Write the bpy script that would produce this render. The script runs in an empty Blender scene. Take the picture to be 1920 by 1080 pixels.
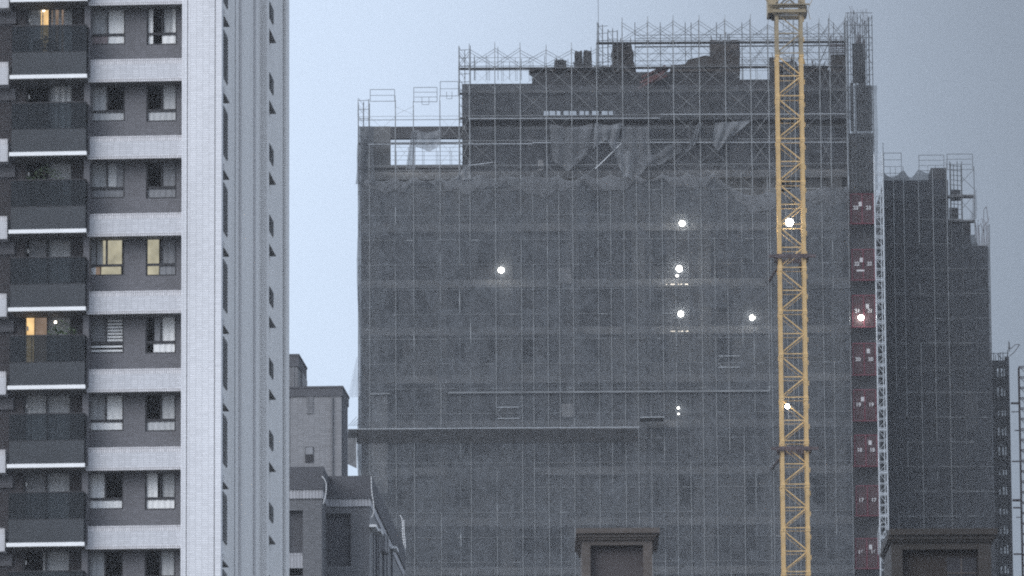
import bpy, math, random
from mathutils import Vector, Matrix
random.seed(11)
HAZE = .00019
S = bpy.context.scene
COL = S.collection
R = math.radians

# ------------------------------------------------------------------ camera
FPX = 12000.0                       # focal length in pixels of a 1920-wide frame
PITCH = math.atan(2060 / FPX)
ROLL = 0.006
CAM = Vector((0, 0, 1.6))
FWD = Vector((0, math.cos(PITCH), math.sin(PITCH)))
R0 = Vector((1, 0, 0)); U0 = Vector((0, -math.sin(PITCH), math.cos(PITCH)))
RGT = R0 * math.cos(ROLL) - U0 * math.sin(ROLL)
UPV = U0 * math.cos(ROLL) + R0 * math.sin(ROLL)
cd = bpy.data.cameras.new("camera"); cam = bpy.data.objects.new("camera", cd); COL.objects.link(cam)
cd.sensor_width = 36; cd.lens = FPX / 1920 * 36
cd.clip_start = 1; cd.clip_end = 20000
m = Matrix((RGT, UPV, -FWD)).transposed().to_4x4(); m.translation = CAM
cam.matrix_world = m
cd.dof.use_dof = True; cd.dof.focus_distance = 445; cd.dof.aperture_fstop = 3.2
S.camera = cam
S.cycles.use_denoising = False; S.cycles.filter_width = 2.0

# ------------------------------------------------------------------ sky, sun, exposure
SUN_EL, SUN_AZ = R(32), R(222)      # azimuth clockwise from +Y: behind the camera, to its left
w = bpy.data.worlds.new("World"); S.world = w; w.use_nodes = True
nt = w.node_tree; nt.nodes.clear(); NN = nt.nodes.new; LK = nt.links.new
out = NN("ShaderNodeOutputWorld"); bg = NN("ShaderNodeBackground")
sky = NN("ShaderNodeTexSky"); sky.sky_type = 'NISHITA'; sky.sun_disc = False
sky.sun_elevation = SUN_EL; sky.sun_rotation = SUN_AZ
sky.air_density = 1.0; sky.dust_density = 2.0; sky.ozone_density = 1.5
bg.inputs[1].default_value = 0.10
# cloud layer over the blue sky: pale, brighter towards the hidden sun, a darker bank to the right
def wmath(op, a, b=None, c=None):
    n = NN("ShaderNodeMath"); n.operation = op
    for i, v in enumerate((a, b, c)):
        if v is None: continue
        if isinstance(v, (int, float)): n.inputs[i].default_value = v
        else: LK(v, n.inputs[i])
    return n.outputs[0]
tcw = NN("ShaderNodeTexCoord"); sx = NN("ShaderNodeSeparateXYZ"); LK(tcw.outputs['Generated'], sx.inputs[0])
bank = NN("ShaderNodeMapRange"); bank.interpolation_type = 'SMOOTHSTEP'
bank.inputs[1].default_value = -.045; bank.inputs[2].default_value = .10; bank.inputs[3].default_value = 1.0; bank.inputs[4].default_value = .36
LK(sx.outputs[0], bank.inputs[0])
cn = NN("ShaderNodeTexNoise"); cn.inputs['Scale'].default_value = 14; cn.inputs['Detail'].default_value = 6; LK(tcw.outputs['Generated'], cn.inputs['Vector'])
cl = wmath('MULTIPLY_ADD', cn.outputs[0], .16, .92)
dt = NN("ShaderNodeVectorMath"); dt.operation = 'DOT_PRODUCT'; LK(tcw.outputs['Generated'], dt.inputs[0])
dt.inputs[1].default_value = (math.sin(SUN_AZ)*math.cos(SUN_EL), math.cos(SUN_AZ)*math.cos(SUN_EL), math.sin(SUN_EL))
sg = wmath('MULTIPLY_ADD', wmath('MAXIMUM', dt.outputs['Value'], 0.0), 1.0, 1.0)
rec = NN("ShaderNodeMapRange"); rec.interpolation_type = 'SMOOTHSTEP'      # unseen sky beyond the bank, brightened to light the right-facing walls
rec.inputs[1].default_value = .14; rec.inputs[2].default_value = .5; rec.inputs[3].default_value = 0; rec.inputs[4].default_value = 1.15
LK(sx.outputs[0], rec.inputs[0])
k_all = wmath('MULTIPLY', wmath('MULTIPLY', wmath('MAXIMUM', bank.outputs[0], rec.outputs[0]), cl), sg)
mixw = NN("ShaderNodeMix"); mixw.data_type = 'RGBA'; mixw.inputs[0].default_value = .85
tone = NN("ShaderNodeMapRange"); tone.inputs[1].default_value = .6; tone.inputs[2].default_value = .97; LK(sx.outputs[1], tone.inputs[0])
tmix = NN("ShaderNodeMix"); tmix.data_type = 'RGBA'; LK(tone.outputs[0], tmix.inputs[0])
tmix.inputs[6].default_value = (5.7, 6.4, 7.6, 1); tmix.inputs[7].default_value = (6.6, 7.75, 9.5, 1)
LK(sky.outputs[0], mixw.inputs[6]); LK(tmix.outputs[2], mixw.inputs[7])
cbw = NN("ShaderNodeCombineColor")
for i in range(3): LK(k_all, cbw.inputs[i])
mulw = NN("ShaderNodeMix"); mulw.data_type = 'RGBA'; mulw.blend_type = 'MULTIPLY'; mulw.inputs[0].default_value = 1
LK(mixw.outputs[2], mulw.inputs[6]); LK(cbw.outputs[0], mulw.inputs[7])
LK(mulw.outputs[2], bg.inputs[0]); LK(bg.outputs[0], out.inputs[0])
sl = bpy.data.lights.new("sun", 'SUN'); so = bpy.data.objects.new("sun", sl); COL.objects.link(so)
sl.energy = 1.35; sl.angle = R(40); sl.color = (1.0, 0.98, 0.96)
so.rotation_euler = Vector((-math.sin(SUN_AZ) * math.cos(SUN_EL), -math.cos(SUN_AZ) * math.cos(SUN_EL), -math.sin(SUN_EL))).to_track_quat('-Z', 'Y').to_euler()
S.view_settings.view_transform = 'Standard'; S.view_settings.look = 'None'
S.view_settings.exposure = 0.19; S.view_settings.gamma = 1.0
S.view_settings.use_curve_mapping = False

# ------------------------------------------------------------------ helpers
def ray(px, py):
    return FWD + RGT * ((px - 960) / FPX) + UPV * ((540 - py) / FPX)
def at(px, py, Y):
    d = ray(px, py); return CAM + d * (Y / d.y)

class Frame:
    """local axes of a building: u along its front, v into its depth, z up"""
    def __init__(s, px, Y, yaw=0.0):
        p = at(px, 540, Y); s.o = Vector((p.x, p.y, 0)); s.yaw = yaw
        s.e = Vector((math.cos(yaw), math.sin(yaw), 0)); s.n = Vector((-math.sin(yaw), math.cos(yaw), 0))
    def f(s, px, py, v=0.0):
        d = ray(px, py); t = ((s.o + s.n * v - CAM).dot(s.n)) / d.dot(s.n)
        p = CAM + d * t - s.o; return p.dot(s.e), p.z
    def u(s, px, v=0.0, py=540): return s.f(px, py, v)[0]
    def z(s, py, px=None, v=0.0):
        return s.f(px, py, v)[1]
    def side(s, px, py, u=0.0):
        d = ray(px, py); t = ((s.o + s.e * u - CAM).dot(s.e)) / d.dot(s.e)
        p = CAM + d * t - s.o; return p.dot(s.n), p.z

class MB:
    def __init__(s): s.v = []; s.f = []
    def quad(s, a, b, c, d):
        n = len(s.v); s.v += [tuple(a), tuple(b), tuple(c), tuple(d)]; s.f.append((n, n+1, n+2, n+3))
    def hexa(s, p):
        n = len(s.v); s.v += [tuple(q) for q in p]
        for q in ((0,3,2,1),(4,5,6,7),(0,1,5,4),(1,2,6,5),(2,3,7,6),(3,0,4,7)):
            s.f.append(tuple(n+i for i in q))
    def box(s, x0, x1, y0, y1, z0, z1):
        if x0 > x1: x0, x1 = x1, x0
        if y0 > y1: y0, y1 = y1, y0
        if z0 > z1: z0, z1 = z1, z0
        s.hexa([(x0,y0,z0),(x1,y0,z0),(x1,y1,z0),(x0,y1,z0),(x0,y0,z1),(x1,y0,z1),(x1,y1,z1),(x0,y1,z1)])
    def tube(s, p, q, r, n=5):
        p = Vector(p); q = Vector(q); d = (q - p)
        if d.length < 1e-5: return
        d.normalize(); a = d.orthogonal().normalized(); b = d.cross(a)
        k = len(s.v)
        for c in (p, q):
            for i in range(n):
                t = 2*math.pi*i/n; s.v.append(tuple(c + a*(r*math.cos(t)) + b*(r*math.sin(t))))
        for i in range(n):
            j = (i+1) % n; s.f.append((k+i, k+j, k+n+j, k+n+i))
        s.f.append(tuple(k+i for i in range(n))[::-1]); s.f.append(tuple(k+n+i for i in range(n)))
    def path(s, pts, r, n=5):
        for a, b in zip(pts[:-1], pts[1:]): s.tube(a, b, r, n)
    def prism(s, pts, y0, y1):
        """outline of (x,z) points given depth y0..y1"""
        n = len(pts); k = len(s.v)
        for y in (y0, y1):
            for x, z in pts: s.v.append((x, y, z))
        s.f.append(tuple(k+i for i in range(n))); s.f.append(tuple(k+n+i for i in range(n))[::-1])
        for i in range(n):
            j = (i+1) % n; s.f.append((k+i, k+n+i, k+n+j, k+j))
    def sphere(s, c, r, n=10, m=7):
        k = len(s.v)
        for i in range(m+1):
            ph = math.pi*i/m
            for j in range(n):
                th = 2*math.pi*j/n
                s.v.append((c[0]+r*math.sin(ph)*math.cos(th), c[1]+r*math.sin(ph)*math.sin(th), c[2]+r*math.cos(ph)))
        for i in range(m):
            for j in range(n):
                a = k+i*n+j; b = k+i*n+(j+1) % n; s.f.append((a, a+n, b+n, b))
    def holed(s, u0, u1, z0, z1, v0, v1, holes):
        zs = sorted({z0, z1} | {z for h in holes for z in (h[2], h[3]) if z0 < z < z1})
        for a, b in zip(zs[:-1], zs[1:]):
            zc = (a+b)/2; cut = sorted((h[0], h[1]) for h in holes if h[2] < zc < h[3])
            x = u0
            for h0, h1 in cut:
                if h0 > x: s.box(x, h0, v0, v1, a, b)
                x = max(x, h1)
            if x < u1: s.box(x, u1, v0, v1, a, b)
    def sheet(s, fn, nu, nv):
        k = len(s.v)
        for j in range(nv+1):
            for i in range(nu+1): s.v.append(tuple(fn(i/nu, j/nv)))
        for j in range(nv):
            for i in range(nu):
                a = k+j*(nu+1)+i; s.f.append((a, a+1, a+nu+2, a+nu+1))
    def build(s, name, mat, parent=None, smooth=False, loc=None):
        me = bpy.data.meshes.new(name); me.from_pydata(s.v, [], s.f); me.update()
        me.materials.append(mat)
        if smooth:
            for p in me.polygons: p.use_smooth = True
        o = bpy.data.objects.new(name, me); COL.objects.link(o)
        if parent: o.parent = parent
        if loc: o.location = loc
        return o

def tag(o, label, cat, group=None, kind=None):
    o['label'] = label; o['category'] = cat
    if group: o['group'] = group
    if kind: o['kind'] = kind
    return o
def thing(name, label, cat, loc=(0, 0, 0), rz=0.0, group=None):
    o = bpy.data.objects.new(name, None); COL.objects.link(o); o.empty_display_size = 0.5
    o.location = loc; o.rotation_euler = (0, 0, rz)
    return tag(o, label, cat, group)
def copy_part(o, parent, dz=0.0, du=0.0):
    c = o.copy(); COL.objects.link(c); c.parent = parent
    c.location = (o.location.x + du, o.location.y, o.location.z + dz)
    for ch in list(o.children):
        g = ch.copy(); COL.objects.link(g); g.parent = c
    return c
def lump(u0, u1, v0, v1, z0, z1, n=5, amt=0.12, seed=0, taper=0.0):
    rnd = random.Random(seed); mb = MB(); pts = {}
    def P(a, b, c):
        key = (round(a, 4), round(b, 4), round(c, 4))
        if key not in pts:
            f = 1 - taper * c; q = [(a-.5)*f+.5, (b-.5)*f+.5, c]
            pts[key] = (u0+(u1-u0)*q[0]+rnd.uniform(-amt, amt)*min(1, (u1-u0)),
                        v0+(v1-v0)*q[1]+rnd.uniform(-amt, amt), z0+(z1-z0)*q[2]+(rnd.uniform(-amt, amt)*min(1, z1-z0) if c > .01 else 0))
        return pts[key]
    for i in range(n):
        for j in range(n):
            a, b, c, d = i/n, (i+1)/n, j/n, (j+1)/n
            mb.quad(P(a,0,c), P(b,0,c), P(b,0,d), P(a,0,d)); mb.quad(P(a,1,d), P(b,1,d), P(b,1,c), P(a,1,c))
            mb.quad(P(0,a,d), P(0,b,d), P(0,b,c), P(0,a,c)); mb.quad(P(1,a,c), P(1,b,c), P(1,b,d), P(1,a,d))
            mb.quad(P(a,c,1), P(b,c,1), P(b,d,1), P(a,d,1)); mb.quad(P(a,d,0), P(b,d,0), P(b,c,0), P(a,c,0))
    return mb

# ------------------------------------------------------------------ materials
def newmat(name):
    m = bpy.data.materials.new(name); m.use_nodes = True
    n = m.node_tree.nodes; n.clear()
    o = n.new("ShaderNodeOutputMaterial"); return m, m.node_tree, n, o
def mottled(nt, n, col, amt, scale, stretch=(1, 1, 1), detail=5):
    tc = n.new("ShaderNodeTexCoord"); mp = n.new("ShaderNodeMapping"); mp.inputs['Scale'].default_value = stretch
    nz = n.new("ShaderNodeTexNoise"); nz.inputs['Scale'].default_value = scale; nz.inputs['Detail'].default_value = detail
    nt.links.new(tc.outputs['Object'], mp.inputs[0]); nt.links.new(mp.outputs[0], nz.inputs['Vector'])
    rm = n.new("ShaderNodeMapRange"); rm.inputs[1].default_value = .25; rm.inputs[2].default_value = .75
    rm.inputs[3].default_value = 1 - amt; rm.inputs[4].default_value = 1 + amt
    nt.links.new(nz.outputs[0], rm.inputs[0])
    mx = n.new("ShaderNodeMix"); mx.data_type = 'RGBA'; mx.blend_type = 'MULTIPLY'; mx.inputs[0].default_value = 1
    cb = n.new("ShaderNodeCombineColor")
    for i in range(3): nt.links.new(rm.outputs[0], cb.inputs[i])
    nt.links.new(cb.outputs[0], mx.inputs[7])
    if isinstance(col, tuple): mx.inputs[6].default_value = (*col, 1)
    else: nt.links.new(col, mx.inputs[6])
    return mx.outputs[2]
def plain(name, col, rough=0.7, metal=0.0, amt=0.15, scale=0.8, stretch=(1, 1, 1), spec=0.3):
    m, nt, n, o = newmat(name); b = n.new("ShaderNodeBsdfPrincipled")
    nt.links.new(mottled(nt, n, col, amt, scale, stretch), b.inputs['Base Color'])
    b.inputs['Roughness'].default_value = rough; b.inputs['Metallic'].default_value = metal
    b.inputs['Specular IOR Level'].default_value = spec
    nt.links.new(b.outputs[0], o.inputs[0]); return m
def tile(name, col, mortar, bw, bh, mw=0.012, amt=0.08, vary=0.12, rough=0.45):
    m, nt, n, o = newmat(name); b = n.new("ShaderNodeBsdfPrincipled")
    tc = n.new("ShaderNodeTexCoord"); sp = n.new("ShaderNodeSeparateXYZ"); ad = n.new("ShaderNodeMath"); cb = n.new("ShaderNodeCombineXYZ")
    nt.links.new(tc.outputs['Object'], sp.inputs[0]); nt.links.new(sp.outputs[0], ad.inputs[0]); nt.links.new(sp.outputs[1], ad.inputs[1])
    nt.links.new(ad.outputs[0], cb.inputs[0]); nt.links.new(sp.outputs[2], cb.inputs[1])
    br = n.new("ShaderNodeTexBrick"); br.offset = 0.0; br.squash = 1.0
    br.inputs['Scale'].default_value = 1; br.inputs['Mortar Size'].default_value = mw; br.inputs['Mortar Smooth'].default_value = .2
    br.inputs['Brick Width'].default_value = bw; br.inputs['Row Height'].default_value = bh
    br.inputs['Color1'].default_value = (*[c*(1-vary) for c in col], 1); br.inputs['Color2'].default_value = (*[min(.9, c*(1+vary)) for c in col], 1)
    br.inputs['Mortar'].default_value = (*mortar, 1)
    nt.links.new(cb.outputs[0], br.inputs['Vector'])
    nt.links.new(mottled(nt, n, br.outputs[0], amt, .35, (1, 1, .25)), b.inputs['Base Color'])
    b.inputs['Roughness'].default_value = rough; b.inputs['Specular IOR Level'].default_value = .3
    nt.links.new(b.outputs[0], o.inputs[0]); return m
def net(name, col, a0, a1, cell=(1.83, 50, 1.72), trans=.35):
    m, nt, n, o = newmat(name); tc = n.new("ShaderNodeTexCoord")
    sn = n.new("ShaderNodeVectorMath"); sn.operation = 'SNAP'; sn.inputs[1].default_value = cell
    wn = n.new("ShaderNodeTexWhiteNoise"); nt.links.new(tc.outputs['Object'], sn.inputs[0]); nt.links.new(sn.outputs[0], wn.inputs['Vector'])
    nz = n.new("ShaderNodeTexNoise"); nz.inputs['Scale'].default_value = .8; nz.inputs['Detail'].default_value = 7; nz.inputs['Roughness'].default_value = .7
    nt.links.new(tc.outputs['Object'], nz.inputs['Vector'])
    fine = n.new("ShaderNodeTexNoise"); fine.inputs['Scale'].default_value = 9; fine.inputs['Detail'].default_value = 6; fine.inputs['Roughness'].default_value = .8
    mp = n.new("ShaderNodeMapping"); mp.inputs['Scale'].default_value = (.8, 1, 2.6)
    nt.links.new(tc.outputs['Object'], mp.inputs[0]); nt.links.new(mp.outputs[0], fine.inputs['Vector'])
    a = n.new("ShaderNodeMath"); a.operation = 'MULTIPLY_ADD'; a.inputs[1].default_value = .42
    nt.links.new(wn.outputs['Value'], a.inputs[0]); nt.links.new(nz.outputs[0], a.inputs[2])
    a2 = n.new("ShaderNodeMath"); a2.operation = 'MULTIPLY_ADD'; a2.inputs[1].default_value = .9
    nt.links.new(fine.outputs[0], a2.inputs[0]); nt.links.new(a.outputs[0], a2.inputs[2])
    rm = n.new("ShaderNodeMapRange"); rm.inputs[1].default_value = .78; rm.inputs[2].default_value = 1.56
    rm.inputs[3].default_value = a0; rm.inputs[4].default_value = a1; nt.links.new(a2.outputs[0], rm.inputs[0])
    cm = n.new("ShaderNodeMix"); cm.data_type = 'RGBA'; cr = n.new("ShaderNodeTexNoise"); cr.inputs['Scale'].default_value = 2.2; cr.inputs['Detail'].default_value = 8; cr.inputs['Roughness'].default_value = .75; cr.inputs['Distortion'].default_value = 1.2
    mc = n.new("ShaderNodeMapping"); mc.inputs['Scale'].default_value = (1, 1, .7); nt.links.new(tc.outputs['Object'], mc.inputs[0]); nt.links.new(mc.outputs[0], cr.inputs['Vector'])
    rc_ = n.new("ShaderNodeMapRange"); rc_.inputs[1].default_value = .35; rc_.inputs[2].default_value = .68; nt.links.new(cr.outputs[0], rc_.inputs[0]); nt.links.new(rc_.outputs[0], cm.inputs[0])
    cm.inputs[6].default_value = (*[c*.66 for c in col], 1); cm.inputs[7].default_value = (*[c*1.42 for c in col], 1)
    d = n.new("ShaderNodeBsdfDiffuse"); nt.links.new(cm.outputs[2], d.inputs[0])
    t = n.new("ShaderNodeBsdfTranslucent"); nt.links.new(cm.outputs[2], t.inputs[0])
    mx = n.new("ShaderNodeMixShader"); mx.inputs[0].default_value = trans
    nt.links.new(d.outputs[0], mx.inputs[1]); nt.links.new(t.outputs[0], mx.inputs[2])
    tr = n.new("ShaderNodeBsdfTransparent"); m2 = n.new("ShaderNodeMixShader")
    nt.links.new(rm.outputs[0], m2.inputs[0]); nt.links.new(tr.outputs[0], m2.inputs[1]); nt.links.new(mx.outputs[0], m2.inputs[2])
    nt.links.new(m2.outputs[0], o.inputs[0]); return m
def glass(name, tint, gloss):
    m, nt, n, o = newmat(name); tr = n.new("ShaderNodeBsdfTransparent"); tr.inputs[0].default_value = (*tint, 1)
    g = n.new("ShaderNodeBsdfGlossy"); g.inputs['Roughness'].default_value = .08; g.inputs[0].default_value = (.8, .85, .9, 1)
    mx = n.new("ShaderNodeMixShader"); mx.inputs[0].default_value = gloss
    nt.links.new(tr.outputs[0], mx.inputs[1]); nt.links.new(g.outputs[0], mx.inputs[2]); nt.links.new(mx.outputs[0], o.inputs[0]); return m
def glow(name, col, s, scale=None):
    m, nt, n, o = newmat(name); e = n.new("ShaderNodeEmission"); e.inputs[0].default_value = (*col, 1); e.inputs[1].default_value = s
    if scale:
        nt.links.new(mottled(nt, n, col, .35, scale), e.inputs[0])
    nt.links.new(e.outputs[0], o.inputs[0]); return m

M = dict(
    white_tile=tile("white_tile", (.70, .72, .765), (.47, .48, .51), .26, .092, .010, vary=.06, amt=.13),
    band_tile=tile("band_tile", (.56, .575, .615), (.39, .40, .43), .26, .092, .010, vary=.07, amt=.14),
    band_course=tile("band_course", (.62, .62, .65), (.28, .28, .30), .092, .4),
    side_tile=tile("side_tile", (.74, .74, .74), (.50, .50, .50), .4, .10, .010, vary=.05),
    side_dark=tile("side_dark", (.45, .44, .45), (.3, .3, .31), .4, .10),
    grey_tile=tile("grey_tile", (.135, .135, .15), (.10, .10, .11), .23, .092, .008),
    groove=plain("groove", (.16, .16, .17)),
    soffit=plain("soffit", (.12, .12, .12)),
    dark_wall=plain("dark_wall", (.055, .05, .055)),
    dark_frame=plain("dark_frame", (.025, .025, .03), .4),
    slab_white=plain("slab_white", (.84, .86, .88), .5, amt=.06),
    panel_dark=plain("panel_dark", (.036, .041, .048), .35, amt=.2),
    room=plain("room", (.05, .045, .045)),
    c_light=plain("curtain_light", (.86, .88, .89), .9, amt=.08, scale=3, stretch=(2, 2, .3)),
    c_mid=plain("curtain_mid", (.50, .52, .54), .9, amt=.08, scale=3, stretch=(2, 2, .3)),
    c_dim=plain("curtain_dim", (.24, .25, .27), .9, amt=.10, scale=3, stretch=(2, 2, .3)),
    c_pink=plain("curtain_pink", (.27, .23, .24), .9),
    pane=glass("window_glass", (.92, .94, .95), .03),
    rail_glass=glass("balcony_glass", (.28, .31, .33), .02),
    lit=glow("lit_room", (.76, .71, .52), .52, 1.6),
    lit_warm=glow("lit_curtain", (1.0, .66, .30), .85, 2.0),
    lit_dim=glow("lit_room_dim", (.42, .30, .22), .45, 1.5),
    lamp=glow("lamp_glow", (1.0, .97, .90), 26),
    small_lamp=glow("small_lamp_glow", (1.0, .90, .75), 4),
    leaf=plain("leaf", (.05, .075, .035), amt=.4, scale=5),
    pot=plain("pot", (.2, .12, .08)),
    concrete=plain("concrete", (.17, .175, .18), .9, amt=.3, scale=.5),
    slab_concrete=plain("slab_concrete", (.34, .345, .35), .9, amt=.25, scale=.5),
    concrete_dark=plain("concrete_dark", (.075, .077, .083), .9, amt=.3, scale=.5),
    concrete_light=tile("wall_panel", (.72, .72, .72), (.5, .5, .5), .4, .12),
    steel=plain("scaffold_steel", (.30, .32, .335), .5, .3, amt=.3, scale=1.5),
    steel_dull=plain("scaffold_steel_dull", (.10, .108, .115), .6, .2, amt=.3, scale=1.5),
    steel_bright=plain("galvanised_steel", (.52, .56, .60), .45, .2, amt=.15, scale=2),
    board=plain("deck_board", (.14, .146, .156), .9, amt=.35, scale=2),
    board_light=plain("edge_board", (.17, .185, .20), .7, amt=.5, scale=.5, stretch=(1, 1, .2)),
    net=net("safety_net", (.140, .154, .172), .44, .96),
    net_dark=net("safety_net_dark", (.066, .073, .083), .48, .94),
    net_loose=net("loose_net", (.22, .235, .255), .26, .68),
    net_thin=net("thin_net", (.135, .146, .162), .24, .68),
    net_hem=net("net_hem", (.24, .255, .275), .30, .82),
    net_drape=net("bunched_net", (.27, .29, .315), .42, .80),
    net_pale=net("pale_net", (.50, .54, .60), .30, .45),
    tarp=plain("tarpaulin", (.05, .052, .055), .8, amt=.35, scale=2),
    timber=plain("timber", (.075, .068, .065), .9, amt=.4, scale=3, stretch=(1, 1, 6)),
    red_board=plain("red_board", (.12, .065, .065), .9, amt=.3, scale=3),
    gate_red=plain("gate_red", (.135, .036, .052), .6, amt=.25, scale=1.5),
    gate_leaf=plain("gate_leaf", (.060, .033, .038), .6, amt=.4, scale=1.5),
    paper=plain("white_sign", (.55, .55, .57), .8, amt=.1),
    yellow=plain("crane_yellow", (.54, .37, .165), .55, amt=.28, scale=1.3, stretch=(1, 1, .5)),
    crane_dull=plain("crane_grey_brown", (.27, .22, .14), .6, amt=.35, scale=1.5),
    rust=plain("rusty_steel", (.075, .055, .058), .7, amt=.4, scale=2),
    b_grey=tile("far_grey_tile", (.145, .15, .163), (.11, .115, .125), .3, .12),
    b_light=tile("far_light_tile", (.215, .22, .235), (.16, .165, .18), .3, .12),
    b_dark=plain("far_dark_tile", (.085, .088, .10), .8, amt=.12, scale=1),
    b_band=tile("far_band_tile", (.40, .41, .44), (.22, .22, .24), .16, .9, .02),
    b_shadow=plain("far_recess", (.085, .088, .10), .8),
    cable=plain("white_cable", (.72, .74, .76), .6, amt=.05),
    stone=tile("brown_stone", (.092, .079, .072), (.07, .06, .056), .5, .25),
    stone_panel=plain("brown_panel", (.068, .061, .064), .85, amt=.12),
    stone2=tile("dark_brown_stone", (.034, .029, .026), (.026, .023, .021), .5, .25),
    stone_panel2=plain("dark_brown_panel", (.027, .022, .020), .85, amt=.15),
    ground=plain("ground", (.09, .09, .085), .95, amt=.3, scale=.05),
)

# ------------------------------------------------------------------ ground
g = MB(); g.quad((-9000, -9000, 0), (9000, -9000, 0), (9000, 9000, 0), (-9000, 9000, 0))
gr = g.build("ground", M['ground']); gr['kind'] = 'structure'

# ================================================================== 1. white tiled apartment tower on the left
A = Frame(415, 258, R(-3.4))
apt = thing("apartment_tower", "white and grey tiled apartment tower with dark glass balconies on the left", "building", A.o, A.yaw)
VB, VW, VK = .35, 1.2, 1.25          # depths of the white bands, the grey wall and the balcony back wall
z0 = A.z(111, 250, VB); FH = (z0 - A.z(986, 250, VB)) / 6
BAND = .93
KS = range(-4, 10)
uL, uB0, uB1, uP0 = A.u(-150, VW), A.u(18, VW), A.u(163, VB), A.u(340, 0)
DEPTH = A.side(537, 540, -.25)[0]
ztop, zbot = z0 + 4.4*FH, z0 - 9*FH - BAND
# windows of the floor k = 0, in (u0, u1, z0, z1)
def rect(p0, p1, y0, y1, v):
    a = A.f(p0, (y0+y1)/2, v)[0]; b = A.f(p1, (y0+y1)/2, v)[0]; pm = (p0+p1)/2
    return [a, b, A.z(y1, pm, v), A.z(y0, pm, v)]
W1 = rect(168, 235, 12, 84, VW); W2 = rect(275, 332, 12, 84, VW)
DR = rect(49, 137, 10, 128, VK)
WINTAB = {  # (left, right, zone, shade): fractions of the window's width; U upper, L lower light
 0: ([(.52, .98, 'U', 'c_light'), (.03, .5, 'L', 'c_pink'), (.52, .98, 'L', 'c_light')], [(.03, .2, 'U', 'c_light'), (.84, .97, 'U', 'c_light'), (.03, .2, 'L', 'c_light'), (.5, .97, 'L', 'c_light')]),
 1: ([(.03, .48, 'U', 'c_mid'), (.03, .97, 'L', 'c_mid')], [(.55, .97, 'U', 'c_mid'), (.03, .97, 'L', 'c_mid')]),
 2: ([(.53, .76, 'U', 'c_mid'), (.77, .97, 'U', 'c_dim'), (.03, .97, 'L', 'c_dim')], [(.54, .97, 'U', 'c_dim'), (.03, .97, 'L', 'c_dim')]),
 3: ([(.40, .47, 'U', 'lit'), (.53, .92, 'U', 'lit'), (.03, .2, 'L', 'c_light'), (.2, .32, 'L', 'lit_dim'), (.35, .9, 'L', 'lit')], [(.03, .42, 'U', 'lit'), (.5, .97, 'U', 'c_dim'), (.03, .42, 'L', 'lit'), (.45, .97, 'L', 'c_dim')]),
 4: ([(.52, .98, 'B', 'c_light'), (.03, .98, 'BL', 'c_light'), (.03, .48, 'B', 'c_dim')], [(.54, .97, 'U', 'c_light'), (.28, .5, 'U', 'c_dim'), (.25, .97, 'L', 'c_light')]),
 5: ([(.53, .97, 'U', 'c_light'), (.03, .97, 'L', 'c_light')], [(.54, .97, 'U', 'c_mid'), (.03, .97, 'L', 'c_mid')]),
 6: ([(.03, .47, 'U', 'c_light'), (.03, .97, 'L', 'c_light')], [(.03, .4, 'U', 'c_light'), (.9, .96, 'U', 'c_mid'), (.03, .97, 'L', 'c_light')]),
 7: ([(.03, .48, 'U', 'c_mid'), (.03, .97, 'L', 'c_mid')], [(.54, .97, 'U', 'c_mid'), (.03, .97, 'L', 'c_mid')]),
}
DOORTAB = {  # curtains of the balcony doors
 0: [(.02, .35, 'c_mid'), (.30, .46, 'lit_warm'), (.53, .78, 'lit_dim')], 1: [(.55, .98, 'c_light')], 2: [(.60, .98, 'c_mid')],
 3: [(.08, .45, 'c_dim'), (.55, .98, 'c_mid')], 4: [(.04, .20, 'lit_warm'), (.22, .48, 'lit_dim')], 5: [(.02, .46, 'c_mid')], 6: [(.02, .46, 'c_dim')], 7: [(.42, .90, 'c_mid')]}
def wavy(mb, u0, u1, za, zb, v):
    n = max(3, int((u1-u0)/.05))
    mb.sheet(lambda a, b: (u0+(u1-u0)*a, v+.010*math.sin(a*n*1.3), za+(zb-za)*b), n*2, 1)
def frame_mesh(r, v, splits, bar=.065):
    """splits: list of ('h', z) or ('v', u, z0, z1)"""
    mb = MB(); u0, u1, a, b = r
    mb.box(u0, u1, v-.03, v+.09, a, a+bar); mb.box(u0, u1, v-.03, v+.09, b-bar, b)
    mb.box(u0, u0+bar, v-.03, v+.09, a+bar, b-bar); mb.box(u1-bar, u1, v-.03, v+.09, a+bar, b-bar)
    for sp in splits:
        if sp[0] == 'h': mb.box(u0+bar, u1-bar, v-.02, v+.08, sp[1]-bar*.8, sp[1]+bar*.8)
        else: mb.box(sp[1]-bar*.5, sp[1]+bar*.5, v-.015, v+.075, sp[2], sp[3])
    return mb
def roombox(mb, r, v0, v1):
    u0, u1, a, b = r
    mb.quad((u0, v1, a), (u1, v1, a), (u1, v1, b), (u0, v1, b)); mb.quad((u0, v0, a), (u0, v1, a), (u0, v1, b), (u0, v0, b))
    mb.quad((u1, v0, a), (u1, v1, a), (u1, v1, b), (u1, v0, b)); mb.quad((u0, v0, a), (u1, v0, a), (u1, v1, a), (u0, v1, a))
    mb.quad((u0, v0, b), (u1, v0, b), (u1, v1, b), (u0, v1, b))

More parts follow.
